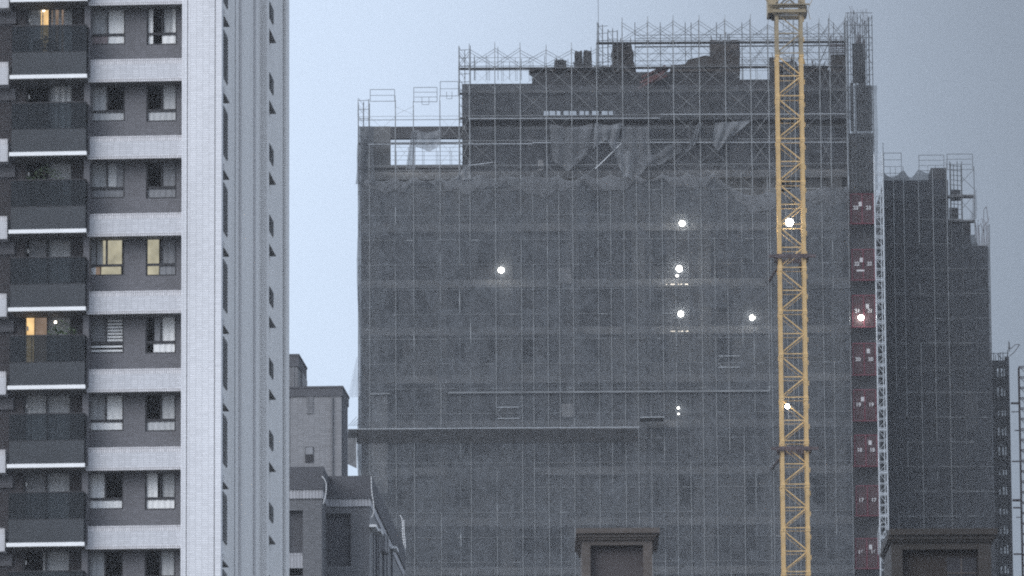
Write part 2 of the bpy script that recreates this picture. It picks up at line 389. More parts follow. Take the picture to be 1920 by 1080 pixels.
# body: grey wall, white pilaster, side wall, core
mb = MB()
hol = []
for k in KS:
    for q in (W1, W2): hol.append((q[0], q[1], q[2]-k*FH, q[3]-k*FH))
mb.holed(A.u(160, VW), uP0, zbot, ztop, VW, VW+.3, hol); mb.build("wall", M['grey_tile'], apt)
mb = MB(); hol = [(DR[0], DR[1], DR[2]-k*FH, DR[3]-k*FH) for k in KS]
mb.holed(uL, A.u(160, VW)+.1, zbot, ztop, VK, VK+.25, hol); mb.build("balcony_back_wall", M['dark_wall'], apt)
mb = MB(); mb.box(A.u(160, VW), A.u(160, VW)+.25, VB+.1, VK, zbot, ztop); mb.build("balcony_side_wall", M['grey_tile'], apt)
mb = MB()
for k in KS:
    for q, v in ((W1, VW+.3), (W2, VW+.3), (DR, VK+.25)): roombox(mb, (q[0], q[1], q[2]-k*FH, q[3]-k*FH), v, v+1.6)
mb.build("interior", M['room'], apt)
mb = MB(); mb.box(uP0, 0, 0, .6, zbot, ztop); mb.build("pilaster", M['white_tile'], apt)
mb = MB()
for p in (350.5, 402.5):
    u = A.u(p, 0); mb.box(u-.018, u+.018, -.004, .05, zbot, ztop)
mb.build("expansion_joint", M['groove'], apt)
mb = MB(); mb.box(uL, -.25, VK+2.2, DEPTH, 0, ztop); mb.box(-.6, -.25, .6, VK+2.2, zbot, ztop)
mb.build("side_wall", M['side_tile'], apt)
mb = MB(); mb.box(uL, -.25, .1, VK+2.2, 0, zbot); mb.build("lower_wall", M['grey_tile'], apt)
mb = MB(); mb.box(uL, 0, 0, DEPTH, ztop, ztop+.5); mb.build("roof", M['soffit'], apt)
mb = MB()
for p in (440.5, 496.5, 531): v = A.side(p, 540, -.25)[0]; mb.box(-.3, -.244, v-.12, v+.12, zbot, ztop)
mb.build("side_joint", M['groove'], apt)
mb = MB()
for p, q in ((447.5, 451.5), (475, 478.5)): mb.box(-.3, -.22, A.side(p, 540, -.25)[0], A.side(q, 540, -.25)[0], zbot, ztop)
mb.build("side_stripe", M['side_dark'], apt)
mb = MB()
v0, v1 = A.side(500, 540, .03)[0], A.side(504.5, 540, .03)[0]; mb.box(-.3, .03, v0, v1, zbot, ztop)
mb.box(-.3, -.12, DEPTH-1.6, DEPTH+.02, zbot, ztop); mb.build("side_pier", M['side_tile'], apt)
# repeated floors: one of each part, then copies down the tower
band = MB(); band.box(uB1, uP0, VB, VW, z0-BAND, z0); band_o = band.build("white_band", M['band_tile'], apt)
t1 = MB(); t1.box(uB1+.002, uP0, VB-.004, VB+.1, z0-.21, z0+.01); t1.box(uB1+.002, uP0, VB-.004, VB+.1, z0-BAND-.01, z0-BAND+.12)
t1.build("tile_course", M['band_course'], band_o)
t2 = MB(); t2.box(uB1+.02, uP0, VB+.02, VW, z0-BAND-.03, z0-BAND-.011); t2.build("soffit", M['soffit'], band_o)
lb = MB(); lb.box(uL, uB0, VB, VK, z0-BAND-.04, z0-.03); lband_o = lb.build("white_band", M['band_tile'], apt)
t3 = MB(); t3.box(uL, uB0-.01, VB-.004, VB+.1, z0-.24, z0-.02); t3.build("tile_course", M['band_course'], lband_o)
ub = MB(); a_, b_ = A.u(-60, VW), A.u(27, VW)
ub.box(uL, b_, VW-.1, VK, z0-BAND-.55, z0-BAND-.06); beam_o = ub.build("beam", M['grey_tile'], apt)
rl = MB()
for i in range(12):
    u = A.u(21 - i*3.6, VB+.1); rl.tube((u, VB+.15, z0-.02), (u, VB+.15, z0+1.75), .012)
for zz in (.35, .95, 1.55): rl.tube((uL, VB+.15, z0+zz), (uB0, VB+.15, z0+zz), .02)
rail_o = rl.build("service_railing", M['dark_frame'], apt)
# balcony
VF = -.32
bu0, bu1 = A.u(19, VF), A.u(159.5, VF)
zs1, zs0 = A.z(140, 90, VF), A.z(147, 90, VF); zg1, zgm = A.z(47.5, 90, VF), A.z(97, 90, VF)
sb = MB(); sb.box(bu0-.08, bu1+.03, VF-.05, VF+.12, zs0, zs1); bal_o = sb.build("balcony", M['slab_white'], apt)
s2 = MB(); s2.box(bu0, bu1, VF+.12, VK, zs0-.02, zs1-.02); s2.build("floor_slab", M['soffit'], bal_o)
s3 = MB(); s3.box(bu0, bu1-.01, VF+.03, VF+.06, zs1, zgm-.01); s3.box(bu1-.06, bu1-.03, VF+.06, VB+.3, zs1, zgm-.01); s3.build("lower_panel", M['panel_dark'], bal_o)
s4 = MB(); s4.box(bu0, bu1, VF+.035, VF+.055, zgm, zg1-.03); s4.box(bu1-.055, bu1-.035, VF+.06, VB+.6, zgm, zg1-.03); s4.build("glass_railing", M['rail_glass'], bal_o)
s5 = MB(); s5.box(bu0, bu1, VF+.01, VF+.07, zg1-.03, zg1+.02); s5.box(bu1-.06, bu1, VF+.07, VB+.7, zg1-.03, zg1+.02)
s5.box(bu0, bu1, VF+.02, VF+.06, zgm-.01, zgm+.01)
for q in (0, .29, .63, 1): u = bu0+(bu1-bu0-.05)*q; s5.box(u, u+.035, VF+.06, VF+.09, zs1, zg1-.03)
s5.box(bu1-.05, bu1-.002, VB+.1, VB+.6, zgm+.3, zg1+.06)
s5.build("handrail", M['dark_frame'], bal_o)
s6 = MB(); s6.box(bu1-.0, bu1+.085, VB-.12, VW-.05, zs1-.0, zs1+.93); s6.build("end_wall", M['grey_tile'], bal_o)
s7 = MB(); s7.box(bu0+.5, bu0+.56, VK-.12, VK-.002, zg1+.45, zg1+.62); s7.build("wall_lamp", M['c_mid'], bal_o)
for k in KS:
    if k:
        for o in (band_o, lband_o, beam_o, rail_o, bal_o): copy_part(o, apt, -k*FH)
# windows and balcony doors
ztr = A.z(63.5, 250, VW)
def split_curtains(win, segs, r, v, dz, ztr_, names=True):
    for (a, b, zone, shade) in segs:
        mbc = MB(); u0 = r[0]+(r[1]-r[0])*a; u1 = r[0]+(r[1]-r[0])*b
        if zone == 'U': za, zb = ztr_+.05, r[3]-.06
        elif zone == 'L': za, zb = r[2]+.05, ztr_-.05
        elif zone == 'D': za, zb = r[2]+.05, r[3]-.06
        else: za, zb = (ztr_+.05, r[3]-.06) if zone == 'B' else (r[2]+.05, ztr_-.05)
        if zone in ('B', 'BL'):
            nn = int((zb-za)/.13)
            for i in range(nn): z_ = za+(zb-za)*(i+.2)/nn; mbc.box(u0, u1, v, v+.02, z_, z_+.085)
            nm = "blind"
        else: wavy(mbc, u0, u1, za, zb, v); nm = "lit_curtain" if shade.startswith('lit') else "curtain"
        mbc.build(nm, M[shade], win)
for k in KS:
    dz = -k*FH
    for wi, q in enumerate((W1, W2)):
        um = q[0]+(q[1]-q[0])*.5
        if k == KS[0]:
            fm = frame_mesh(q, VW+.1, [('h', ztr), ('v', um, ztr, q[3])])
            wo = fm.build("window", M['dark_frame'], apt, loc=(0, 0, dz)); 
            p = MB(); p.box(q[0]+.03, q[1]-.03, VW+.12, VW+.125, q[2]+.03, q[3]-.03); p.build("pane", M['pane'], wo)
            if wi == 0: wproto = [wo]
            else: wproto.append(wo)
        else:
            wo = wproto[wi].copy(); COL.objects.link(wo); wo.location = (0, 0, dz)
            pc = wproto[wi].children[0].copy(); COL.objects.link(pc); pc.parent = wo
        wo.parent = apt
        if k in WINTAB: split_curtains(wo, WINTAB[k][wi], q, VW+.14, dz, ztr)
        elif k < 0: split_curtains(wo, WINTAB[1][wi], q, VW+.22, dz, ztr)
        if k == 3 and wi == 0:      # things inside the lit room
            c = MB(); c.box(q[0]+.3, q[0]+.34, VW+.15, VW+.2, ztr, q[3]); c.box(um+.1, q[1]-.1, VW+.15, VW+.18, ztr+.44, ztr+.47)
            c.box(q[1]-.2, q[1]-.1, VW+.15, VW+.19, ztr+.1, q[3]-.45); c.box(um-.3, um+.1, VW+.15, VW+.2, q[2]+.03, q[2]+.14); c.build("shelf", M['room'], wo)
    um = DR[0]+(DR[1]-DR[0])*.49
    if k == KS[0]:
        fm = frame_mesh(DR, VK+.08, [('v', um, DR[2], DR[3])], .06); do = fm.build("balcony_door", M['dark_frame'], apt, loc=(0, 0, dz))
        p = MB(); p.box(DR[0]+.03, DR[1]-.03, VK+.1, VK+.105, DR[2]+.03, DR[3]-.03); p.build("pane", M['pane'], do); dproto = do
    else:
        do = dproto.copy(); COL.objects.link(do); do.parent = apt; do.location = (0, 0, dz)
        pc = dproto.children[0].copy(); COL.objects.link(pc); pc.parent = do
    split_curtains(do, [(a, b, 'D', s_) for a, b, s_ in DOORTAB.get(k, [(.5, .97, 'c_mid')])], DR, VK+.2, dz, 0)
for (px, py) in ((82, 19), (104, 604)):
    v_ = VK+.16 if py < 100 else VK-.25; u, z = A.f(px, py, v_); lm = MB(); lm.sphere((u, v_, z), .06, 8, 6); lm.build("balcony_lamp", M['small_lamp'], apt, True)
# side ledges and windows
US = -.25
va, vb = A.side(417, 33, US)[0], A.side(430.5, 57, .05)[0]
zl = A.side(430.5, 50, .05)[1]
le = MB(); le.box(US, .06, .62, vb, zl, zl+.30); le_o = le.build("side_ledge", M['side_tile'], apt)
lu = MB(); lu.box(US+.01, .055, .63, vb-.01, zl-.02, zl-.002); lu.build("ledge_underside", M['soffit'], le_o)  # darker material puts the shade under the ledge into its colour
cp = MB(); cp.box(-.16, -.02, 1.6, 2.0, zl+.30, zl+.48); cp.build("vent_cap", M['slab_white'], le_o)
v2, v3 = A.side(418.5, 100, US)[0], A.side(426, 100, US)[0]
zw1, zw0 = A.side(422, 62, US)[1], A.side(422, 152, US)[1]
sw = MB(); sw.box(US-.05, US+.03, v2, v3, zw0, zw1); sw_o = sw.build("side_window", M['dark_frame'], apt)
lv = MB()
for i in range(14): z_ = zw0+.05+(zw1-zw0-.1)*i/14; lv.box(US+.03, US+.06, v2+.1, v3-.1, z_, z_+.03)
lv.build("louvre", M['panel_dark'], sw_o)
va2, vb2 = A.side(504.5, 540, .03)[0], A.side(518, 216, .03)[0]; z2 = A.side(518, 213, .03)[1]+FH
l2 = MB(); l2.box(US, .027, va2, vb2, z2, z2+.34); l2_o = l2.build("side_ledge", M['side_tile'], apt)
lu = MB(); lu.box(US+.01, .025, va2+.01, vb2-.01, z2-.02, z2-.002); lu.build("ledge_underside", M['soffit'], l2_o)  # underside shade is put into the colour here too
v4, v5 = A.side(504.8, 157, US)[0], A.side(511.5, 157, US)[0]
za2, zb2 = A.side(508, 172, US)[1]+FH, A.side(508, 142, US)[1]+FH
w2 = MB(); w2.box(US-.05, US+.03, v4, v5, za2, zb2); w2_o = w2.build("side_window", M['dark_frame'], apt)
lv = MB()
for i in range(8): z_ = za2+.05+(zb2-za2-.1)*i/8; lv.box(US+.03, US+.06, v4+.1, v5-.1, z_, z_+.035)
lv.build("louvre", M['panel_dark'], w2_o)
for k in KS:
    if k:
        for o in (le_o, sw_o, l2_o, w2_o): copy_part(o, apt, -k*FH)

# potted plants standing on three of the balconies
def potted_plant(px, py_top, py_base, wpx, label, seed):
    v = .1; u, zt = A.f(px, py_top, v); zb = A.z(py_base, px, v)
    wo = A.o + A.e*u + A.n*v; t = thing("potted_plant", label, "plant", (wo.x, wo.y, zb), A.yaw, "plants on the balconies")
    p = MB(); p.tube((0, 0, 0), (0, 0, .35), .2, 10); p.build("pot", M['pot'], t)
    st = MB(); rnd = random.Random(seed); lf = MB(); wr = wpx/45/2; h = zt-zb
    for i in range(7): st.tube((0, 0, .3), (rnd.uniform(-wr, wr)*.7, rnd.uniform(-.2, .2), h*rnd.uniform(.7, .95)), .012, 4)
    st.build("stem", M['timber'], t)
    for i in range(420):
        a = rnd.uniform(-1, 1); zz = h*(.35+.65*rnd.random()*(1-.3*abs(a))); c = Vector((a*wr, rnd.uniform(-.28, .28), zz))
        d = Vector((rnd.uniform(-1, 1), rnd.uniform(-1, 1), rnd.uniform(-.6, .6))).normalized(); e = d.orthogonal(); l = rnd.uniform(.05, .1)
        lf.quad(c-d*l, c+e*l*.4, c+d*l, c-e*l*.4)
    lf.build("foliage", M['leaf'], t)
potted_plant(86, 66, 133, 46, "low leafy plant behind the dark balcony glass under the warm lit door", 1)
potted_plant(86, 306, 427, 66, "tall bushy plant rising above the balcony rail in front of a dim door", 2)
potted_plant(117, 600, 718, 56, "leafy plant above the rail beside the glowing warm curtain", 3)

# ================================================================== 2. towers and low block between
def simple_block(name, label, fr, u0, u1, depth, ztop_, zpar, m_body, m_par, extra=None):
    t = thing(name, label, "building", fr.o, fr.yaw)
    b = MB(); b.box(u0, u1, 0, depth, 0, zpar); b.build("wall", m_body, t)
    p = MB(); p.box(u0-.1, u1+.06, -.06, depth+.06, zpar, ztop_-.1); p.box(u0-.14, u1+.1, -.1, depth+.1, ztop_-.1, ztop_); p.build("parapet", m_par, t)
    return t
FA = Frame(558, 352, R(-3.4))
ta = simple_block("apartment_tower", "narrow grey tower top with dark parapet beside the white tower", FA, FA.u(480), 0, FA.side(573, 680, 0)[0], FA.z(664, 556), FA.z(687, 556), M['b_grey'], M['b_dark'])
b = MB(); b.box(FA.u(549), FA.u(551), -.06, .1, 0, FA.z(688, 550)); b.box(.0, .08, 2, 5, 0, FA.z(688, 556)); b.build("pilaster", M['b_light'], ta)
FB = Frame(640, 346, R(-3.4))
tb = simple_block("apartment_tower", "pale grey tower with dark parapet between white tower and scaffolding", FB, FB.u(545), 0, FB.side(652, 735, 0)[0], FB.z(724, 620), FB.z(743, 620), M['b_light'], M['b_dark'])
b = MB(); b.box(FB.u(575), FB.u(587), -.05, .0, FB.z(776, 580), FB.z(744, 580)); b.box(FB.u(621), FB.u(624), -.12, .0, 0, FB.z(744, 620)); b.build("pilaster", M['b_grey'], tb)  # first box is a darker patch painted for the shaded recess
b = MB(); b.box(FB.u(572), FB.u(587.5), -.05, .05, FB.z(867, 580), FB.z(838, 580)); wn_ = b.build("window", M['dark_frame'], tb)
b = MB(); b.box(FB.u(573), FB.u(586.5), -.06, -.052, FB.z(852, 580), FB.z(839, 580)); b.build("pane", M['c_dim'], wn_)
b = MB(); b.box(.0, .05, .3, FB.side(650, 735, 0)[0], 0, FB.z(744, 640)); b.build("side_wall", M['b_dark'], tb)

FG = Frame(692, 318, R(-2.4))
low = thing("apartment_block", "low grey apartment block with dark stepped parapet and white tile band", "building", FG.o, FG.yaw)
zt, zp, zw = FG.z(893, 650), FG.z(935, 650), FG.z(950, 650)
DG = FG.side(756, 1045, 0)[0]; ul = FG.u(606); vl = -3.2
zt2, zp2, zw2 = FG.z(876, 570, vl), FG.z(918, 570, vl), FG.z(935, 570, vl)
rc = [FG.u(605), FG.u(657), FG.z(1062, 630), FG.z(963, 630)]
FHG = 3.3
b = MB(); b.holed(ul-.5, -.0, 0, zw, 0, 1.2, [(rc[0], rc[1], rc[2]-i*FHG*1.02, rc[3]-i*FHG*1.02) for i in range(4)]); b.box(ul-3, 0, 1.2, DG, 0, zw); b.build("wall", M['b_grey'], low)
b = MB(); b.box(ul-.5, .05, -.08, DG, zw, zp); b.build("white_band", M['b_band'], low)
b = MB(); b.box(ul-.5, .12, -.15, DG+.1, zp, zt); b.build("parapet", M['b_dark'], low)
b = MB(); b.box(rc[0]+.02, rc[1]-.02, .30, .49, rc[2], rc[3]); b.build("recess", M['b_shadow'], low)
ur = FG.u(567.5, vl); uw = FG.u(520, vl); uc = FG.u(605, vl)
b = MB(); b.holed(uw-3, uc-.05, 0, zw2, vl, vl+1.2, [(FG.u(534, vl), ur, FG.z(1080, 550, vl)-i*FHG, FG.z(957, 550, vl)-i*FHG) for i in range(1)]); b.box(uw-3, uc-.05, vl+1.2, 6, 0, zw2); b.build("wall", M['b_grey'], low)
b = MB(); b.box(uw-3, uc-.0, vl-.08, 6, zw2, zp2); b.build("white_band", M['b_band'], low)
b = MB(); b.box(uw-3, uc+.04, vl-.15, 6, zp2, zt2); b.build("parapet", M['b_dark'], low)
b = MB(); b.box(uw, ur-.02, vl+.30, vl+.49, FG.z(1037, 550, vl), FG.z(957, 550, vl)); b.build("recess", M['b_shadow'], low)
b = MB(); b.box(uw, ur-.01, vl+.05, vl+.299, FG.z(1065, 550, vl), FG.z(1037, 550, vl)); b.build("shelf_wall", M['b_band'], low)
# pipes and vents on the side wall
for i, (px, y0_, y1_) in enumerate(((699, 990, 1100), (704, 1000, 1085), (709, 1005, 1100), (717, 1012, 1100), (724, 1020, 1100), (733, 1030, 1100))):
    v, zz = FG.side(px, y0_, .05); v2_, zb_ = FG.side(px, y1_, .05)
    b = MB(); b.tube((.1, v, zb_), (.1, v, zz), .06, 6); b.build("drain_pipe", M['b_dark'] if i % 2 else M['b_light'], low)
for px, py in ((702, 990), (711, 998), (740, 1030)):
    v, zz = FG.side(px, py, .2); b = MB(); b.box(0, .35, v-.9, v+.9, zz-.06, zz+.06); b.build("vent_hood", M['slab_white'], low)
for px, py in ((722, 1017), (727, 1020)):
    v, zz = FG.side(px, py, .2); b = MB(); b.box(0, .25, v-.5, v+.5, zz-.5, zz+.4); b.build("meter_box", M['b_light'], low)
def cable(label, pts, Y, r=.025):
    w3 = [at(px, py, Y) for px, py in pts]; o = w3[-1]
    sm = []
    for i in range(len(w3)-1):
        p0 = w3[max(0, i-1)]; p1 = w3[i]; p2 = w3[i+1]; p3 = w3[min(len(w3)-1, i+2)]
        for j in range(5):
            t = j/5; sm.append(.5*((2*p1)+(p2-p0)*t+(2*p0-5*p1+4*p2-p3)*t*t+(3*p1-p0-3*p2+p3)*t**3))
    sm.append(w3[-1]); b = MB(); b.path([q-o for q in sm], r, 5)
    c = b.build("hanging_cable", M['cable'], None, True, o); tag(c, label, "cable", "white cables on the low block")
cable("white cable looping over the stepped corner of the dark parapet", [(604, 893), (611, 905), (611, 925), (606, 945)], 313.5)
cable("white cable hanging over the right front corner of the low parapet", [(696, 894), (697, 920), (701, 950), (700, 963), (696, 971)], 316.5)
cable("longer white cable looping under the far end of the sloping parapet edge", [(750, 966), (754, 975), (755, 1000), (757, 1025), (754, 1040), (746, 1047), (740, 1046)], 345)
cable("straighter white cable hanging just right of the looped one", [(757, 975), (758, 1000), (760, 1025), (758, 1043), (755, 1048)], 346)

# ================================================================== 3. building under construction
C = Frame(960, 440, 0.0)
def cu(px, v=0.0, py=540): return C.f(px, py, v)[0]
def cz(py, px=1150, v=0.0): return C.f(px, py, v)[1]
con = thing("unfinished_building", "concrete high-rise under construction wrapped in grey net and scaffolding", "building", C.o)
V1, V2 = 1.5, 14.0
lev = [320, 418, 523, 612, 702, 787, 875, 970, 1062]
zlev = [cz(y, 1150, V1) for y in lev]
while zlev[-1] > 4: zlev.append(zlev[-1]-3.35)
bx0, bx1 = cu(677, V1), cu(1594, V1)
for i, z in enumerate(zlev):
    b = MB(); b.box(bx0, bx1, V1, V2, z-.55, z); b.build("floor_slab", M['slab_concrete'], con)
cols = [bx0+.9+(bx1-bx0-1.8)*i/7 for i in range(8)]
for x in cols:
    b = MB(); b.box(x-.45, x+.45, V1+.02, V1+.9, 0, zlev[0]-.55); b.build("column", M['concrete'], con)
rnd = random.Random(5)
for i in range(len(zlev)-1):
    hi, lo = zlev[i]-.55, zlev[i+1]; hs = []
    for j in range(7):
        a, c_ = cols[j]+.5, cols[j+1]-.5
        for q in range(2):
            if rnd.random() < .5:
                s0 = a+(c_-a)*(q*.5+.08+.06*rnd.random()); s1 = a+(c_-a)*(q*.5+.34+.08*rnd.random())
                hs.append((s0, s1, lo+.9, hi-.25))
    b = MB(); b.holed(bx0, bx1, lo, hi, V1+.35, V1+.55, hs); b.build("wall", M['concrete_dark'] if i % 3 else M['concrete'], con)
b = MB(); b.box(bx0, bx1, V1+6, V1+6.3, 0, zlev[0]-.55); b.build("core_wall", M['concrete_dark'], con)
# paler finished panels that show through the net
for (p0, p1, y0_, y1_) in ((696, 726, 742, 925), (1048, 1070, 503, 512), (1048, 1072, 514, 532), (1051, 1073, 758, 782), (835, 1000, 880, 912), (1010, 1020, 300, 320)):
    b = MB(); b.box(cu(p0, 1.3), cu(p1, 1.3), 1.2, V1-.004, cz(y1_, p0, 1.3), cz(y0_, p0, 1.3)); b.build("finished_wall", M['concrete_light'] if p0 < 1200 and p0 != 835 else M['concrete'], con)
# open frame at the left of the roof, crown walls to the right
b = MB(); b.box(cu(676, V1), cu(733, V1), V1, V1+.6, zlev[0], cz(237, 700, V1)); b.build("column", M['concrete'], con)
b = MB(); b.box(cu(733, V1), cu(868, V1), V1, V1+.6, cz(259, 800, V1), cz(237, 800, V1)); b.build("roof_beam", M['concrete_dark'], con)
b = MB(); b.box(cu(733, V1), cu(868, V1), V1-.05, V1+.6, zlev[0]+.001, cz(309, 800, V1)); b.build("roof_beam", M['concrete'], con)
b = MB()
def crown(p0, p1, top, holes=()):
    b.holed(cu(p0, V1), cu(p1, V1), zlev[0], cz(top, (p0+p1)/2, V1), V1, V1+.4, [(cu(h[0], V1), cu(h[1], V1), cz(h[3], h[0], V1), cz(h[2], h[0], V1)) for h in holes])
hl = []
x = 1022
while x < 1150:
    w_ = rnd.uniform(6, 13); hl.append((x, x+w_, 206, 216)); hl.append((x+1, x+w_-1, 219, 223)); x += w_+rnd.choice([2, 2.5, 6])
VO = [(900, 990, 246, 313), (1010, 1098, 246, 313), (1116, 1200, 246, 313), (1216, 1292, 246, 313), (1308, 1386, 246, 313), (1400, 1446, 246, 313), (1500, 1585, 246, 313)]
crown(868, 1000, 157, VO[:1]+[(895, 985, 180, 222)]); crown(1000, 1392, 135, hl+VO[1:5]+[(1334, 1358, 190, 206), (1160, 1240, 178, 186)]); crown(1392, 1448, 149, VO[5:6]+[(1400, 1442, 176, 222)]); crown(1448, 1594, 134, VO[6:]+[(1460, 1580, 176, 222)])
b.build("crown_wall", M['concrete_dark'], con)
b = MB(); b.box(cu(868, V1), cu(1594, V1), V1+2.5, V1+2.8, zlev[0], cz(222, 1150, V1)); b.box(cu(868, V1), cu(1000, V1), V1+1.2, V1+1.4, cz(226, 900, V1), cz(170, 900, V1)); b.box(cu(1160, V1), cu(1594, V1), V1+1.2, V1+1.4, cz(226, 1300, V1), cz(170, 1300, V1)); b.build("inner_wall", M['concrete_dark'], con)
for y_, hgt in ((237, 6), (171, 4), (222, 3)):
    b = MB(); b.box(cu(868, V1), cu(1594, V1), V1-.35, V1-.002, cz(y_+hgt, 1150, V1), cz(y_, 1150, V1)); b.build("edge_beam", M['concrete'], con)
# dark shaft behind the landing gates, right end
b = MB(); b.box(cu(1594, 1.2), cu(1645, 1.2), 1.2, V2, 0, cz(356, 1620, 1.2)); b.build("hoist_bay_wall", M['concrete_dark'], con)

# ---- scaffolding on the main face
sca = thing("scaffolding", "steel tube scaffolding standing over the whole front of the unfinished tower", "scaffold", C.o)
LIFT = 46.5
rows = [30 + LIFT*i for i in range(24)]
zrow = [cz(y, 1150) for y in rows]
posts = [(672, 186), (693, 186), (742, 180), (776, 190), (826, 180), (862, 86), (882, 82), (930, 80), (978, 80), (1027, 84), (1075, 80), (1122, 82), (1171, 33), (1219, 31), (1267, 29), (1316, 29), (1365, 28), (1413, 27), (1446, 37), (1495, 30), (1543, 34), (1562, 26), (1593, 24)]
rnd = random.Random(21)
for px, top in posts:
    u = cu(px); ztp = cz(top, px); b = MB(); z = ztp; zt_net = cz(326, px)
    cuts = [ztp] + [zz for zz in zrow if zz < ztp-.3] + [0]; v = -.06
    for a, c_ in zip(cuts[:-1], cuts[1:]):
        if a > zt_net+.4: v = -.06
        elif rnd.random() < .28 or c_ == cuts[1]: v = rnd.choice((-.06, -.06, .06))
        b.tube((u+rnd.uniform(-.015, .015), v, c_), (u+rnd.uniform(-.015, .015), v, a), .027 if a > zt_net else (.017 if v < 0 else .032), 5)
    if True:
        b.build("post", M['steel'], sca)
for px, top in posts:
    if top < 200:
        u = cu(px); b = MB(); b.tube((u, .95, cz(360, px)), (u, .95, cz(top+3, px)), .03); b.build("post", M['steel_dull'], sca)
def span(y):
    """extent of the scaffold at row y"""
    return 1122 if y < 80 else 862 if y < 175 else 672
for i, y in enumerate(rows):
    p0 = span(y)
    if y < 60: continue
    pd = max(p0, 862) if y < 230 else p0
    z = zrow[i]; b = MB(); pxs = [p for p, t in posts if p >= p0-1]
    for a, c_ in zip(pxs[:-1], pxs[1:]):
        v = -.06 if y < 330 else rnd.choice((-.06, -.06, .07))
        b.tube((cu(a), v, z), (cu(c_), v, z), (.022 if y < 200 else .015) if y < 330 else .0085 if v < 0 else .03)
    b.build("ledger", M['steel_dull' if y < 200 else 'steel'], sca)
    if y < 340:
        b = MB(); b.box(cu(pd), cu(1593), .25, .85, z-.08, z-.02); b.build("deck", M['board'], sca)
        b = MB(); b.tube((cu(p0), .95, z-.05), (cu(1593), .95, z-.05), .022); b.build("ledger", M['steel_dull'], sca)
hid = MB()
for i in range(len(rows)-1):
    y = rows[i]; pl = [(p, t) for p, t in posts]
    for (a, ta_), (c_, tc_) in zip(pl[:-1], pl[1:]):
        top = max(ta_, tc_)
        if rows[i+1] < top+20: continue
        za = min(zrow[i], cz(top+10, a)); zb = zrow[i+1]
        if cu(c_)-cu(a) < .6: continue
        if y > 150 and rnd.random() < .45: continue
        zs_, zi_ = za, zb+.12
        if y < 340:
            br_ = .020 if y < 120 else .012
            for v in ((-.02,) if y > 120 else (-.02, .95)):
                b = MB(); b.tube((cu(a), v, zs_), (cu(c_), v, zi_), br_, 4); b.tube((cu(a), v, zi_), (cu(c_), v, zs_), br_, 4)
                b.build("cross_brace", M['steel_dull' if y < 120 else 'steel'], sca)
        elif rnd.random() < .5:
            hid.tube((cu(a), .5, zs_), (cu(c_), .5, zi_), .016, 4); hid.tube((cu(a), .5, zi_), (cu(c_), .5, zs_), .016, 4)
ho = hid.build("cross_brace", M['steel'], sca); ho['kind'] = 'stuff'
def guardrail(par, fr, p0, p1, y0_, y1_, v=0.0, mid=1, gate=False, mat='steel_dull'):
    b = MB(); u0, u1 = fr.u(p0, v), fr.u(p1, v); za, zb = fr.z(y1_, p0, v), fr.z(y0_, p0, v); r = .02
    b.tube((u0, v, za), (u0, v, zb), r); b.tube((u1, v, za), (u1, v, zb), r); b.tube((u0, v, zb), (u1, v, zb), r); b.tube((u0, v, za), (u1, v, za), r)
    for i in range(mid): z_ = za+(zb-za)*(i+1)/(mid+1); b.tube((u0, v, z_), (u1, v, z_), r*.8)
    if gate:
        a = u0+(u1-u0)*.35; c_ = u0+(u1-u0)*.65; zm = za+(zb-za)*.3
        b.path([(a, v, zm), (a, v, za-.2), (c_, v, za-.2), (c_, v, zm)], r*.8)
    b.build("guardrail", M[mat], par)
guardrail(sca, C, 695, 741, 168, 190); guardrail(sca, C, 777, 821, 164, 191, mid=2, gate=True); guardrail(sca, C, 827, 861, 153, 180, mid=1, gate=True)
for p in (1000, 1049, 1146, 1195, 1243, 1292, 1341, 1392, 1441):   # posts of the lower net lifts
    u = cu(p); b = MB(); cuts = [cz(322, p)] + [zz for zz in zrow if zz < cz(340, p)] + [0]
    for a, c_ in zip(cuts[:-1], cuts[1:]):
        if rnd.random() < .28: v = rnd.choice((-.06, -.06, .06))
        b.tube((u, v, c_), (u, v, a), .017 if v < 0 else .032)
    b.build("post", M['steel'], sca)
# end frames (ladder-like) on the left and at the step
def end_frame(par, p0, p1, y0_, y1_, v=.45, n=8):
    b = MB(); u0, u1 = cu(p0), cu(p1); za, zb = cz(y1_, p0), cz(y0_, p0)
    for u in (u0, (u0+u1)/2, u1): 
        for vv in (0.05, .95): b.tube((u, vv, za), (u, vv, zb-random.random()*.6), .026)
    for i in range(n):
        z_ = za+(zb-za)*(i+.5)/n; b.tube((u0, v, z_), (u1, v, z_+.03), .02); b.tube((u0, .95, z_+.3), ((u0+u1)/2, .95, z_-.25), .013)
    b.build("end_frame", M['steel_dull'], par)
end_frame(sca, 672, 692, 178, 330, n=9); end_frame(sca, 863, 884, 84, 325, n=16); end_frame(sca, 1124, 1144, 40, 135, n=7); end_frame(sca, 1144, 1162, 50, 135, n=6)
b = MB(); b.box(cu(840, 1.2), cu(1440, 1.2), -.16, -.10, cz(736.2, 1150, -.1), cz(733, 1150, -.1)); b.box(cu(693, 1.2), cu(731, 1.2), -.16, -.10, cz(740, 700, -.1), cz(737, 700, -.1)); b.build("edge_board", M['board_light'], sca)
b = MB()
for p0, p1, y_ in ((690, 1000, 271), (1000, 1590, 268), (880, 1240, 223), (1240, 1590, 215)):
    b.tube((cu(p0), -.09, cz(y_, p0)), (cu(p1), -.09, cz(y_-1, p1)), .022)
b.tube((cu(1118), -.1, cz(317, 1118)), (cu(1168), -.1, cz(269, 1168)), .03); b.tube((cu(880), -.1, cz(311, 880)), (cu(925), -.1, cz(305, 925)), .025)
b.build("loose_tube", M['steel_bright'], sca)
